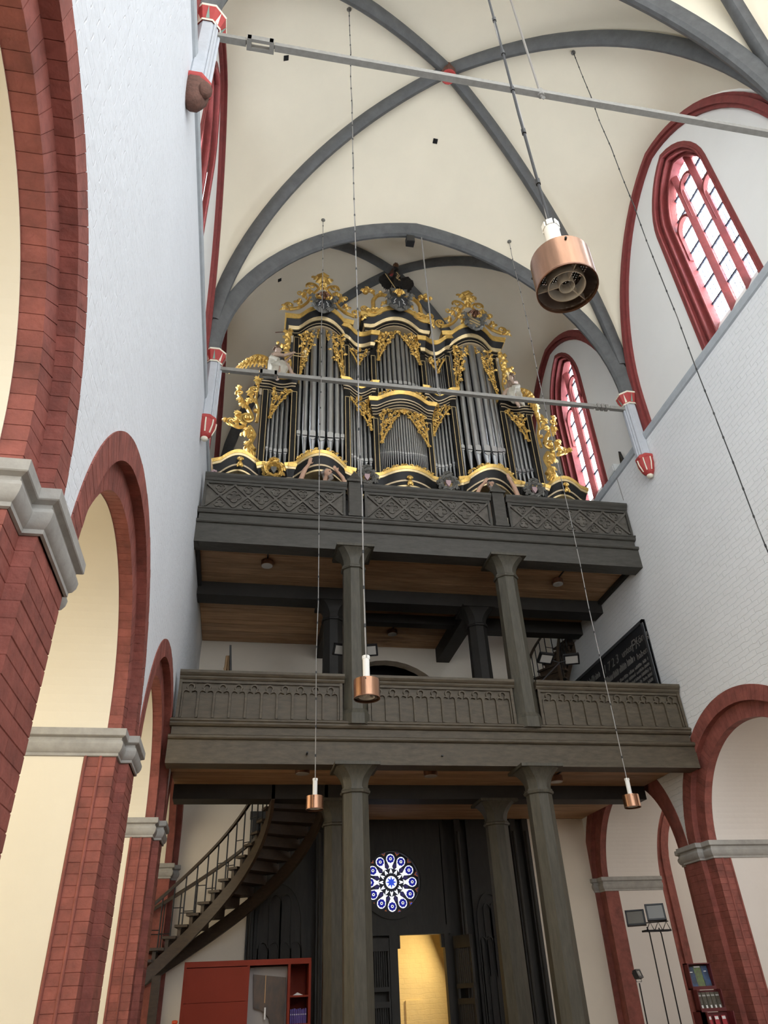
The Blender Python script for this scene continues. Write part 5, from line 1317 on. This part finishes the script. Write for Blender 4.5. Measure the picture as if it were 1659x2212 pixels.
shield(-2.12, 17.18, .44, .46, OY - .62, 'line'); shield(0, 17.72, .50, .52, OY - .56, 'centre'); shield(2.12, 17.18, .40, .46, OY - .62, 'stripe')
# cartouches on the base between the arches, and small gilt masks
def cartouche(x, z, y, red):
    C = Carve((x, y, z), 1); rg = random.Random(int(x * 100))
    for k in range(9):
        a = 2 * PI * k / 9; C.leaf(.10 * math.cos(a), .09 * math.sin(a), a, .19, .055, .8)
        C.spiral(.19 * math.cos(a + .3), .16 * math.sin(a + .3), .055, 1.3, a, 1, .02)
    C.bud(0, .24, .06); C.leaf(0, .2, PI / 2, .16, .05); C.leaf(-.03, .2, PI / 2 + .6, .14, .04); C.leaf(.03, .2, PI / 2 - .6, .14, .04)
    o = C.done('cartouche', 'shield_grey' if red else 'gold')
    MB().prism([(x + a, z + b) for a, b in ((-.06, .08), (.06, .08), (.06, 0), (0, -.10), (-.06, 0))], 'y', y - .10, y - .04).build('cartouche_field', 'pink' if red else 'shield_grey', o)
for xx, red in ((.24, False), (2.36, True), (4.28, True), (6.40, True)): cartouche(xx, 11.50, OY - .34, red)
for r in (-3.95, 0, 3.95):
    x = ox(r); z = oz(base_z(r)) - .37
    h = MB().ell((x, OY - .42, z + .06), (.05, .05, .065)); h.ell((x, OY - .40, z - .06), (.06, .04, .07)); h.ell((x, OY - .46, z + .055), (.012, .02, .02))
    for k in range(6): a = PI * k / 5; h.ell((x + .055 * math.cos(a), OY - .40, z + .08 + .045 * math.sin(a)), (.025, .025, .025))
    for sx in (-1, 1): h.ell((x + sx * .05, OY - .4, z - .1), (.025, .025, .05))
    h.build('gilt_mask', 'gold', ORG, smooth=60)
for s in (-1, 1):   # struts from the case to the side walls
    MB().tube([(ox(s * 2.86), OY + .2, oz(17.0)), (ox(s * 3.35), OY + .3, oz(17.0))], .012, 5).build('stay_rod', 'bronze', ORG)

# ------------------------------------------------------------------ statues
def fuse(mb, name, mat, parent, voxel=.014, smooth_it=3):
    me = mb.mesh(name, mat); o = bpy.data.objects.new(name, me); COL.objects.link(o)
    md = o.modifiers.new('remesh', 'REMESH'); md.mode = 'VOXEL'; md.voxel_size = voxel; md.use_smooth_shade = True
    ms = o.modifiers.new('smooth', 'SMOOTH'); ms.factor = .5; ms.iterations = smooth_it
    dg = bpy.context.evaluated_depsgraph_get(); ev = o.evaluated_get(dg)
    nm = bpy.data.meshes.new_from_object(ev); nm.materials.clear(); nm.materials.append(MAT[mat])
    nm.polygons.foreach_set('use_smooth', [True] * len(nm.polygons))
    bpy.data.objects.remove(o)
    o = bpy.data.objects.new(name, nm); COL.objects.link(o)
    if parent: o.parent = parent; o.matrix_parent_inverse = parent.matrix_basis.inverted()
    return o
def limb(mb, pts, rad): mb.tube(pts, rad, 8)
def add_head(mb, c, r, f, up=(0, 0, 1)):
    """head ellipsoid with nose, brow, chin, ears; f = facing direction"""
    f = Vector(f).normalized(); up = Vector(up); sd = f.cross(up).normalized(); up = sd.cross(f); c = Vector(c)
    mb.ell(c, (r * .82, r * .82, r)); mb.ell(c + f * r * .35 - up * r * .35, (r * .55, r * .55, r * .6))
    mb.ell(c + f * r * .95 - up * r * .12, (r * .15, r * .15, r * .24)); mb.ell(c + f * r * .72 + up * r * .18, (r * .42, r * .42, r * .12))
    mb.ell(c + f * r * .78 - up * r * .52, (r * .22, r * .22, r * .09)); mb.ell(c + f * r * .62 - up * r * .85, (r * .25, r * .25, r * .2))
    for s in (-1, 1):
        mb.ell(c + sd * s * r * .8 - up * r * .1, (r * .12, r * .16, r * .24))
    return sd
def hand(mb, w, d, n, r=.045):
    """palm + five fingers: w wrist, d direction, n palm side direction"""
    w = Vector(w); d = Vector(d).normalized(); n = Vector(n).normalized(); s = d.cross(n).normalized()
    mb.ell(w + d * r * .9, (r * .8, r * .8, r * .9))
    for k, L_ in zip((-1.5, -.5, .5, 1.5), (.8, 1.05, 1.1, .95)):
        b = w + d * r * 1.5 + s * (k * r * .36)
        mb.tube([b, b + d * r * L_ * .8 + n * r * .12 + s * k * r * .08, b + d * r * L_ * 1.45 + n * r * .5 + s * k * r * .1], [r * .24, r * .21, r * .15], 6)
    b = w + d * r * .7 + s * r * .75
    mb.tube([b, b + s * r * .5 + d * r * .45, b + s * r * .6 + d * r * .95 + n * r * .25], [r * .28, r * .24, r * .17], 6)

def atlas(x, z, m, label):
    """crouching bearded figure bearing the tower base; m mirrors left/right"""
    Y = 13.02; V = lambda a, b, c: (x + m * a, Y + b, z + c)
    A = empty('atlas_statue', (x, Y, 9.3), label=label, cat='statue', group='bearded statues under the organ towers')
    b = MB()
    limb(b, [V(0, .18, -.75), V(0, .16, -.45), V(0, .10, -.15), V(.0, .04, 0.02)], [.17, .16, .19, .10])            # trunk
    limb(b, [V(-.24, .06, -.16), V(0, .06, -.06), V(.26, .06, -.16)], [.10, .12, .10])
    limb(b, [V(0, .04, .0), V(.03, -.03, .12)], [.075, .065])                                             # neck
    add_head(b, V(.05, -.06, .20), .115, (m * .55, -.8, -.25))
    limb(b, [V(-.24, .05, -.14), V(-.40, -.02, -.16), V(-.56, -.06, -.06)], [.095, .08, .06])                       # raised arm
    limb(b, [V(-.56, -.06, -.06), V(-.48, -.10, .20), V(-.39, -.12, .36)], [.06, .055, .036])
    hand(b, V(-.39, -.12, .36), (m * .25, -.05, 1), (0, -1, .2), .058)
    limb(b, [V(.26, .05, -.14), V(.40, .0, -.20), V(.47, -.03, -.15)], [.09, .075, .055])
    limb(b, [V(.47, -.03, -.15), V(.38, -.09, .08), V(.26, -.12, .22)], [.055, .05, .034])
    hand(b, V(.26, -.12, .22), (-m * .6, -.05, .9), (0, -1, .1), .055)
    fuse(b, 'figure', 'flesh', A, .014)
    h = MB()
    for k in range(16):
        a = k * 2.4; u = (k / 16); h.ell(V(.02 - .02 * u + .09 * math.cos(a), .0 + .05 * math.sin(a), .26 + .04 * math.sin(a * 1.7)), (.045, .045, .05))
    for k in range(6): h.ell(V(-.05 + .01 * k, .02, .20 - .035 * k), (.035, .04, .04))
    fuse(h, 'hair', 'hair_grey', A, .012, 2)
    bd = MB()
    for k in range(8): bd.ell(V(.10 + .03 * math.cos(k * 1.3), -.15 + .02 * math.sin(k), .10 - .022 * k), (.04, .035, .035))
    fuse(bd, 'beard', 'hair_grey', A, .012, 2)
    e = MB()
    f = Vector((m * .55, -.8, -.25)).normalized(); sd = f.cross(Vector((0, 0, 1))).normalized(); c0 = Vector(V(.05, -.06, .20))
    for s in (-1, 1): e.ell(c0 + f * .100 + sd * s * .038 + Vector((0, 0, .008)), (.013, .013, .010), 8, 5)
    e.build('eyes', 'eagle_black', A, smooth=60)
    r = MB()
    limb(r, [V(-.28, .1, -.70), V(0, .02, -.80), V(.28, .1, -.70)], [.12, .16, .12]); limb(r, [V(0, .1, -.7), V(0, .1, -1.7)], [.26, .30]); fuse(r, 'loincloth', 'cloth_white', A, .03)
atlas(1.40, 11.27, 1, 'bearded muscular statue with raised arms under the left organ tower')
atlas(5.36, 11.27, -1, 'statue with raised forearms half hidden behind the parapet post')
p = bpy.data.objects
MB().box(1.15, 1.75, 12.85, 13.2, 9.3, 9.62).build('plinth', 'wood_dark', p['atlas_statue']); MB().box(5.05, 5.65, 12.85, 13.2, 9.3, 9.62).build('plinth', 'wood_dark', p['atlas_statue.001'])

def angel(x, y, z, m, label, wing_ang, tr_dir):
    V = lambda a, b, c: (x + m * a, y + b, z + c)
    A = empty('angel_statue', (x, y, z), label=label, cat='statue', group='trumpeting angels on the organ')
    b = MB()
    limb(b, [V(0, 0, .05), V(-.03, .02, .25), V(-.02, 0, .45), V(.02, -.01, .56)], [.12, .11, .14, .06]); limb(b, [V(-.02, -.14, .47), V(-.02, .14, .47)], [.075, .075])
    limb(b, [V(.02, -.01, .55), V(.05, -.02, .64)], [.055, .05]); add_head(b, V(.07, -.03, .73), .10, (m * .9, -.3, -.1))
    td = Vector(tr_dir); mouth = Vector(V(.16, -.06, .69))
    tdw = Vector((m * td.x, td.y, td.z)).normalized(); hp = mouth + tdw * .30
    for s in (-1, 1):
        sh = Vector(V(-.02, .14 * s, .47)); el = (sh + hp) / 2 + Vector((m * .02, .07 * s, -.14)); limb(b, [sh, el, hp + Vector((0, .02 * s, -.03))], [.06, .048, .032]); hand(b, hp + Vector((0, .02 * s, -.03)) - tdw * (.02 + .06 * (s > 0)), tdw + Vector((0, 0, .6)), (0, -s, 0), .036)
    limb(b, [V(.06, -.10, .06), V(.30, -.16, .12), V(.36, -.17, .02), V(.46, -.17, -.18)], [.10, .085, .065, .04]); limb(b, [V(.45, -.17, -.18), V(.54, -.20, -.22)], [.04, .025])
    limb(b, [V(.04, -.10, .02), V(.20, -.24, -.02), V(.16, -.26, -.25), V(.08, -.25, -.50)], [.10, .085, .065, .04]); limb(b, [V(.08, -.25, -.50), V(.13, -.32, -.56)], [.038, .025])
    fuse(b, 'figure', 'marble_skin', A, .012)
    r = MB()
    limb(r, [V(-.02, .0, .36), V(0, 0, .1), V(.04, -.06, -.02)], [.15, .16, .18]); limb(r, [V(.04, -.1, .05), V(.2, -.2, .05), V(.24, -.24, -.1), V(.2, -.26, -.36)], [.15, .14, .12, .07])
    limb(r, [V(0, -.12, 0), V(.02, -.2, -.2), V(-.08, -.22, -.42)], [.13, .11, .03]); limb(r, [V(-.1, -.08, .42), V(.1, -.16, .26)], [.06, .07])
    for k in range(5): limb(r, [V(-.08 + .07 * k, -.15, .12), V(-.02 + .06 * k, -.26, -.12), V(.0 + .06 * k, -.27, -.3)], [.03, .035, .02])
    fuse(r, 'robe', 'cloth_white', A, .014)
    h = MB()
    for k in range(18):
        a = k * 2.399; u = 1 - k / 18; h.ell(V(.05 + .09 * math.cos(a) * math.sqrt(1 - u * u * .9), -.02 + .09 * math.sin(a), .77 + .06 * u), (.035, .035, .035))
    fuse(h, 'hair', 'hair_brown', A, .012, 2)
    tr = MB()
    for q, rr in ((0, .014),):
        tr.tube([mouth, mouth + tdw * .62], [.012, .012], 8); tr.tube([mouth + tdw * .62, mouth + tdw * .64 + Vector((0, 0, -.05)), mouth + tdw * .60 + Vector((0, 0, -.09)), mouth + tdw * .30 + Vector((0, 0, -.09))], [.012, .012, .012, .012], 8)
        tr.lathe([(.012, 0), (.02, .05), (.05, .12)], tuple(mouth + tdw * .62), 10)
    tr.build('trumpet', 'gold_pale', A, smooth=60)
    w_ = Carve(V(-.10, .08, .42), -m)
    c0, s0 = math.cos(wing_ang), math.sin(wing_ang)
    R_ = lambda u, v: (u * c0 - v * s0, u * s0 + v * c0)
    arm = [(0, 0), (.15, .14), (.34, .18), (.52, .08), (.68, -.10)]
    w_.stem([R_(*a) for a in arm], .05, .025)
    for k in range(12):
        f = k / 11; i = f * 3.99; i0 = int(i); t = i - i0; u = arm[i0][0] * (1 - t) + arm[i0 + 1][0] * t; v = arm[i0][1] * (1 - t) + arm[i0 + 1][1] * t
        a, b_ = R_(u, v); w_.leaf(a, b_, -1.75 + .95 * f + wing_ang, .36 + .16 * f, .036, .1, .02, .02)
    for k in range(9):
        f = k / 8; i = f * 3.99; i0 = int(i); t = i - i0; u = arm[i0][0] * (1 - t) + arm[i0 + 1][0] * t; v = arm[i0][1] * (1 - t) + arm[i0 + 1][1] * t
        a, b_ = R_(u, v); w_.leaf(a, b_, -1.6 + .8 * f + wing_ang, .20, .036, .1, .05, .02)
    w_.build('wing', 'gold', A, smooth=50)
    if m > 0:
        st = MB(); cx = Vector(V(-.32, -.1, .10))
        for k in range(8):
            a = 2 * PI * k / 8; st.tube([cx, cx + Vector((math.cos(a) * .1, 0, math.sin(a) * .1))], [.014, .002], 5)
        st.build('gilt_star', 'gold', A)
angel(0.10, 13.22, 14.72, 1, 'gilt-winged angel blowing a trumpet on the left of the organ', -.15, (1, -.15, -.22))
angel(6.46, 13.22, 14.60, -1, 'angel with folded gilt wing and trumpet on the right of the organ', -.75, (.35, -.8, -.75))

# eagle on the crown of the centre
EY = 13.16
E_ = empty('eagle_statue', (OXC + .05, EY, oz(18.50)), label='black crowned eagle with spread wings on top of the organ', cat='statue')
ex = OXC + .06; ez = 18.12
V = lambda a, b, c: (ex + a, EY + b, ez + c)
MB().prism([(ex - .20, ez - .04), (ex + .20, ez - .04), (ex + .25, ez + .11), (ex - .25, ez + .11)], 'y', EY - .16, EY + .16).build('pedestal', 'shield_grey', E_)
MB().box(ex - .02, ex + .02, EY, EY + .3, ez - .4, ez).build('support', 'bronze', E_)
b = MB(); limb(b, [V(0, 0, .28), V(0, .01, .5), V(0, 0, .75), V(0, -.02, .95), V(.0, -.03, 1.05)], [.11, .15, .15, .08, .07])
b.ell(V(0, -.04, 1.10), (.085, .085, .09)); limb(b, [V(-.03, -.08, 1.10), V(-.09, -.14, 1.09), V(-.10, -.15, 1.05)], [.04, .028, .01])
for s in (-1, 1):
    limb(b, [V(.09 * s, -.02, .36), V(.12 * s, -.06, .22), V(.12 * s, -.08, .13)], [.08, .05, .025])
    for k in (-1, 0, 1): limb(b, [V(.12 * s, -.08, .135), V(.12 * s + .04 * k, -.15, .12)], [.02, .01])
    limb(b, [V(.12 * s, .03, .74), V(.26 * s, .05, .84), V(.36 * s, .05, .90), V(.42 * s, .05, .80)], [.07, .06, .05, .04])
    for k in range(7):
        f = k / 6; u = .16 + .30 * f; zt_ = .80 + .12 * math.sin(PI * f ** .7); zb_ = .50 - .34 * math.sin(PI * (.15 + .75 * f)) + .12 * f; limb(b, [V(u * s, .05, zt_), V((u + .03) * s, .06, (zt_ + zb_) / 2), V((u + .015 * f) * s, .06, zb_)], [.042, .038, .012])
limb(b, [V(0, .08, .3), V(0, .1, .1)], [.08, .1]); fuse(b, 'bird', 'eagle_black', E_, .014, 2)
cr = MB(); cr.lathe([(.055, 0), (.06, .03), (.09, .10), (.085, .15), (.04, .19), (.015, .20)], V(0, -.03, 1.17), 10, caps=True); cr.ell(V(0, -.03, 1.40), (.03, .03, .03))
for k in range(6): a = 2 * PI * k / 6; cr.tube([V(.085 * math.cos(a), -.03 + .085 * math.sin(a), 1.27), V(.06 * math.cos(a), -.03 + .06 * math.sin(a), 1.36), V(0, -.03, 1.385)], .014, 5)
cr.build('crown', 'bronze', E_, smooth=50)
br = Carve(V(0, -.15, .62), 1)
for k in range(6): br.spiral(.03 * math.cos(k * 2), -.15 + .06 * k, .03, 1.2, k, 1, .01, .01)
br.build('breast_ornament', 'gold_pale', E_, smooth=50)
MB().tube([V(-.35, -.12, .75), V(-.10, -.16, .12)], .014, 6).build('sceptre', 'gold_pale', E_)

# ================================================================== PENDANT LAMPS
def strand(p0, p1, sag, n, seed, amp=.012):
    rg = random.Random(seed); pts = []
    for k in range(n + 1):
        f = k / n; a = amp * (1 if 0 < k < n else 0)
        pts.append((p0[0] + (p1[0] - p0[0]) * f + rg.uniform(-a, a), p0[1] + (p1[1] - p0[1]) * f + rg.uniform(-a, a), p0[2] + (p1[2] - p0[2]) * f))
    return pts
def pendant(x, y, zc, label, V, R=.122, seed=1, wire_mat='wire_grey'):
    """drum lamp: copper shade, white fluted stem, ring louvre, long ceiling wire; zc = centre of the drum"""
    hit = vault_hit(V, x, y); ztop = hit[0].z if hit[0] else 17.5
    Pn = empty('pendant_lamp', (x, y, ztop), label=label, cat='lamp', group='copper pendant lamps')
    H = R * 1.42; zb, zt = zc - H / 2, zc + H / 2; n = 36
    MB().lathe([(R, zb), (R, zt), (R * .985, zt), (R * .985, zb), (R, zb)], (x, y, 0), n).build('shade', 'copper', Pn, smooth=40)
    MB().lathe([(R * .985, zb + .02), (R * .985, zt - .004)], (x, y, 0), n).build('shade_lining', 'enamel', Pn, smooth=40)
    MB().lathe([(R * 1.01, zb - .003), (R * 1.015, zb + .004), (R * .97, zb + .004), (R * .97, zb - .003), (R * 1.01, zb - .003)], (x, y, 0), n).build('shade_rim', 'bronze', Pn, smooth=40)
    # perforated top: ring plate with rows of holes left open between bars
    T = MB(); zpl = zt - .012
    step = R * .09; k = -int(R / step)
    while k * step < R:
        u = k * step; L_ = math.sqrt(max(0, (R * .97) ** 2 - u * u))
        if L_ > .01:
            T.box(x + u - step * .30, x + u + step * .30, y - L_, y + L_, zpl, zpl + .003); T.box(x - L_, x + L_, y + u - step * .30, y + u + step * .30, zpl + .003, zpl + .006)
        k += 1
    T.build('perforated_top', 'shield_grey', Pn)
    for rr, z0, z1, nm in ((.62, zb + .012, zb + H * .42, 'louvre_ring'), (.26, zb + .010, zb + H * .36, 'louvre_ring')):
        MB().lathe([(R * rr, z0), (R * rr * .97, z1), (R * rr * .93, z1), (R * rr * .95, z0), (R * rr, z0)], (x, y, 0), n).build(nm, 'enamel', Pn, smooth=40)
    for k in range(3):
        a = .5 + 2 * PI * k / 3; MB().obox((x + R * .6 * math.cos(a), y + R * .6 * math.sin(a), zb + H * .22), (math.cos(a), math.sin(a), 0), (-math.sin(a), math.cos(a), 0), (0, 0, 1), R * .37, .002, H * .10).build('louvre_fin', 'enamel', Pn)
    # stem with notched top
    rs = R * .27; hs = R * 1.75
    MB().lathe([(rs, zt - .01), (rs, zt + hs)], (x, y, 0), 18, caps=True).build('stem', 'enamel', Pn, smooth=40)
    for k in range(6):
        a = 2 * PI * k / 6; MB().obox((x + rs * math.cos(a) * .98, y + rs * math.sin(a) * .98, zt + hs + R * .12), (-math.sin(a), math.cos(a), 0), (math.cos(a), math.sin(a), 0), (0, 0, 1), rs * .40, .003, R * .13).build('stem_tab', 'enamel', Pn)
    for k in range(3):
        a = .3 + 2 * PI * k / 3; MB().ell((x + R * 1.03 * math.cos(a), y + R * 1.03 * math.sin(a), zt - .02), (.006, .006, .006), 6, 4).build('screw', 'wire_dark', Pn)
    # wire: two strands twisted together with dark clips
    zw = zt + hs; nseg = max(8, int((ztop - zw) / .9))
    pts = strand((x, y, zw), (x, y, ztop), 0, nseg, seed)
    MB().tube(pts, .0075, 6).build('wire', wire_mat, Pn, smooth=60)
    pts2 = [(p[0] + .010 * (1 if k % 2 else -.6), p[1], p[2]) for k, p in enumerate(pts)]
    MB().tube(pts2, .004, 5).build('wire', 'wire_dark' if wire_mat == 'wire_grey' else 'wire_grey', Pn, smooth=60)
    z = zw + .35
    while z < ztop - .2:
        f = (z - zw) / (ztop - zw) * nseg; i = int(f); t = f - i; a, b = pts[i], pts[min(i + 1, nseg)]
        c = (a[0] + (b[0] - a[0]) * t, a[1] + (b[1] - a[1]) * t, z)
        MB().tube([(c[0], c[1], z - .018), (c[0], c[1], z + .018)], .012, 6).build('wire_clip', 'wire_dark', Pn)
        z += .42
    MB().lathe([(.05, 0), (.05, -.02), (.015, -.05)], (x, y, ztop), 10, caps=True).build('ceiling_rose', 'shield_grey', Pn)
    return Pn
pendant(1.150, 1.72, 4.015, 'large nearest copper drum lamp hanging at the upper right', V_near, seed=2, wire_mat='wire_dark')
lm = pendant(1.09, 6.40, 3.99, 'copper drum lamp with torn shade in front of the lower gallery column', V_mid, seed=3)
pendant(1.03, 10.60, 3.90, 'small copper drum lamp in front of the winding stair', V_mid, seed=4)
pendant(5.77, 10.53, 3.91, 'small copper drum lamp below the right end of the lower gallery', V_mid, seed=5)
pendant(5.96, 6.40, 3.99, 'copper drum lamp whose long wire crosses the right wall', V_mid, seed=6, wire_mat='wire_dark')

# ------------------------------------------------------------------ round ceiling lamps under the galleries
def ceiling_lamp(x, y, zc, label):
    L_ = empty('ceiling_lamp', (x, y, zc), label=label, cat='lamp', group='round ceiling lamps under the galleries')
    MB().lathe([(.125, 0), (.125, -.10), (.115, -.105)], (x, y, zc - .02), 24, caps=True).build('housing', 'bronze', L_, smooth=40)
    MB().lathe([(.115, -.100), (.112, -.110), (.01, -.112)], (x, y, zc - .02), 24, caps=True).build('diffuser', 'lamp_glass', L_, smooth=40)
    MB().box(x - .014, x + .014, y - .9, y, zc - .02, zc - .004).build('conduit', 'black_metal', L_)
    MB().lathe([(.05, 0), (.05, -.025)], (x, y, zc), 12, caps=True).build('mount', 'black_metal', L_)
ceiling_lamp(.22, 13.05, 9.165, 'round lamp under the organ gallery, left side'); ceiling_lamp(6.58, 13.15, 9.165, 'round lamp under the organ gallery, right side'); ceiling_lamp(3.42, 16.1, 9.165, 'round lamp over the dark arch behind the lower gallery')
ceiling_lamp(1.02, 12.75, 4.965, 'round lamp under the lower gallery, left of the front column'); ceiling_lamp(3.30, 12.85, 4.965, 'round lamp under the middle of the lower gallery'); ceiling_lamp(5.80, 13.2, 4.965, 'round lamp under the lower gallery, right of the front column')

# ------------------------------------------------------------------ plaque on the right wall
PQ = empty('memorial_plaque', (XR, 14.3, 6.05), label='large black memorial plaque with grey lettering on the right wall', cat='plaque')
y0, y1, z0, z1 = 12.50, 16.15, 6.08, 7.95; xp = XR - .012
MB().box(xp - .05, xp, y0, y1, z0, z1).build('board', 'plaque_black', PQ)
for a, b, c_, d in ((y0, y1, z1 - .07, z1), (y0, y1, z0, z0 + .07), (y0, y0 + .07, z0, z1), (y1 - .07, y1, z0, z1)): MB().box(xp - .075, xp - .02, a, b, c_, d).build('frame_strip', 'plaque_frame', PQ)
# text runs from far (left) to near (right): text x axis -> -y, text y axis -> +z, normal -> -x
Mt = lambda y, z: Matrix(((0, 0, -1, xp - .052), (-1, 0, 0, y), (0, 1, 0, z), (0, 0, 0, 1)))
to_mesh_text('1 7 2 3', .27, 'letter_grey', PQ, Mt(14.55, 7.54), font_shear=.15)
to_mesh_text('unter', .22, 'letter_grey', PQ, Mt(13.62, 7.55))
to_mesh_text('Fr.', .33, 'letter_grey', PQ, Mt(13.18, 7.50), font_shear=.15)
to_mesh_text('K\u00f6nig', .24, 'letter_grey', PQ, Mt(12.93 + .08, 7.55)).scale = (1, 1, 1)
to_mesh_text('haben', .19, 'letter_grey', PQ, Mt(13.05, 7.27))
rg = random.Random(4)
def text_row(ya, yb, z, h, name='lettering_row'):
    mb = MB(); y = ya
    while y > yb:
        L_ = rg.uniform(.12, .34); e = max(yb, y - L_); q = y
        while q > e:
            hh = h * rg.uniform(.55, 1.0); mb.box(xp - .054, xp - .05, q - .016, q, z, z + hh); mb.box(xp - .054, xp - .05, q - .026, q - .012, z + hh * rg.uniform(.2, .7), z + hh * rg.uniform(.75, .95)); q -= .030
        y = e - .05
    mb.build(name, 'letter_grey', PQ)
text_row(16.0, 15.35, 7.58, .16); text_row(15.3, 14.75, 7.58, .16)
text_row(16.0, 15.0, 7.30, .15); text_row(14.55, 13.15, 7.30, .16)
for k in range(9):
    z = 7.12 - k * .108
    text_row(14.55, 12.66 + (.12 if k in (5, 6, 7) else 0), z, .075)
    if k in (0, 1): text_row(15.95, 14.9, z - .1 + .02, .075)

# ------------------------------------------------------------------ small things
bd = empty('folding_easel', (-.45, 14.6, 5.1), label='wooden folding easel with a dark board behind the lower gallery rail', cat='easel')
ks = 14.6 / 16.8; ex0 = lambda x: x * ks; ez0 = lambda z: 1.6 + (z - 1.6) * ks
for a, b in (((-.66, 8.0), (-.54, 8.62)), ((-.40, 8.0), (-.50, 8.62))):
    MB().tube([(ex0(a[0]), 14.6, 5.10), (ex0(b[0]), 14.6, ez0(b[1]))], .03, 6).build('leg', 'pale_wood', bd)
MB().obox((ex0(-.34), 14.62, (5.25 + ez0(8.75)) / 2), (1, 0, 0), (0, 1, 0), (-.09, 0, 1), .02, .35, (ez0(8.75) - 5.25) / 2).build('board', 'wood_dark', bd)
MB().tube([(ex0(-.60), 14.6, ez0(8.3)), (ex0(-.42), 14.6, ez0(8.3))], .02, 6).build('brace', 'pale_wood', bd)
ch = empty('chair', (7.45, 13.2, 5.1), label='dark round-backed chair by the plaque on the lower gallery', cat='chair')
cx_, cy_ = 6.45, 13.0
MB().prism([(cx_ - .2 + .2 + .21 * math.cos(PI - PI * k / 12), 6.50 + .24 * math.sin(PI * k / 12)) for k in range(13)] + [(cx_ + .2, 5.75), (cx_ - .2, 5.75)], 'y', cy_, cy_ + .035).build('backrest', 'bronze', ch)
MB().box(cx_ - .21, cx_ + .21, cy_ - .42, cy_ + .03, 5.50, 5.55).build('seat', 'bronze', ch)
for sx in (-1, 1):
    for sy in (-.38, 0): MB().box(cx_ + sx * .18 - .02, cx_ + sx * .18 + .02, cy_ + sy, cy_ + sy + .04, 5.10, 5.50).build('leg', 'wood_dark', ch)
fw = empty('flower_bunch', (-1.0, 12.2, 10.55), label='small pink flower bunch on the left end of the upper parapet', cat='flowers')
for k in range(9): MB().ell((-.99 + .05 * math.cos(k * 2.4), 12.2 + .04 * math.sin(k * 2.4), 10.64 + .03 * (k % 3)), (.03, .03, .026), 8, 5).build('blossom', 'pink', fw, smooth=60)
MB().lathe([(.03, 0), (.05, .08)], (-.99, 12.2, 10.55), 10, caps=True).build('cup', 'white_plastic', fw)
bx_ = empty('loudspeaker_box', (XR + .05, 12.2, ZS), label='small white box on the string course beside the right far window', cat='box')
MB().box(XR - .03, XR + .14, 12.10, 12.42, ZS + .04, ZS + .24).build('box_body', 'white_plastic', bx_); MB().box(XR - .036, XR - .028, 12.14, 12.38, ZS + .07, ZS + .21).build('box_front', 'paper_white', bx_)
MB().tube([(XR - .02, 12.15, ZS + .04), (XR - .01, 12.13, ZS - .2), (XR - .012, 12.1, 10.7)], .006, 5).build('box_cable', 'wire_grey', bx_)
sk = MB().prism([(11.78, ZS + .05), (11.92, ZS + .05), (11.86, ZS + .42)], 'x', XR + .03, XR + .09).build('black_spike', 'black_metal'); tag(sk, 'pointed black fitting on the right string course near the white box', 'fitting')
sk = MB().prism([(11.15, ZS + .03), (11.5, ZS + .03), (11.3, ZS + .35)], 'x', XL - .1, XL - .02).build('black_wedge', 'black_metal'); tag(sk, 'black wedge fitting on the left string course beside the wall shaft', 'fitting')
sl = empty('hanging_spotlight', (3.25, Y_ROD1, 17.7), label='small black spotlight hanging under the transverse arch', cat='spotlight')
MB().tube([(3.25, Y_ROD1, 17.72), (3.25, Y_ROD1, 17.52)], .012, 5).build('arm', 'black_metal', sl); MB().box(3.15, 3.35, Y_ROD1 - .09, Y_ROD1 + .09, 17.26, 17.50).build('head', 'black_metal', sl)
MB().box(3.17, 3.33, Y_ROD1 - .095, Y_ROD1 - .088, 17.28, 17.42).build('visor', 'black_metal', sl)
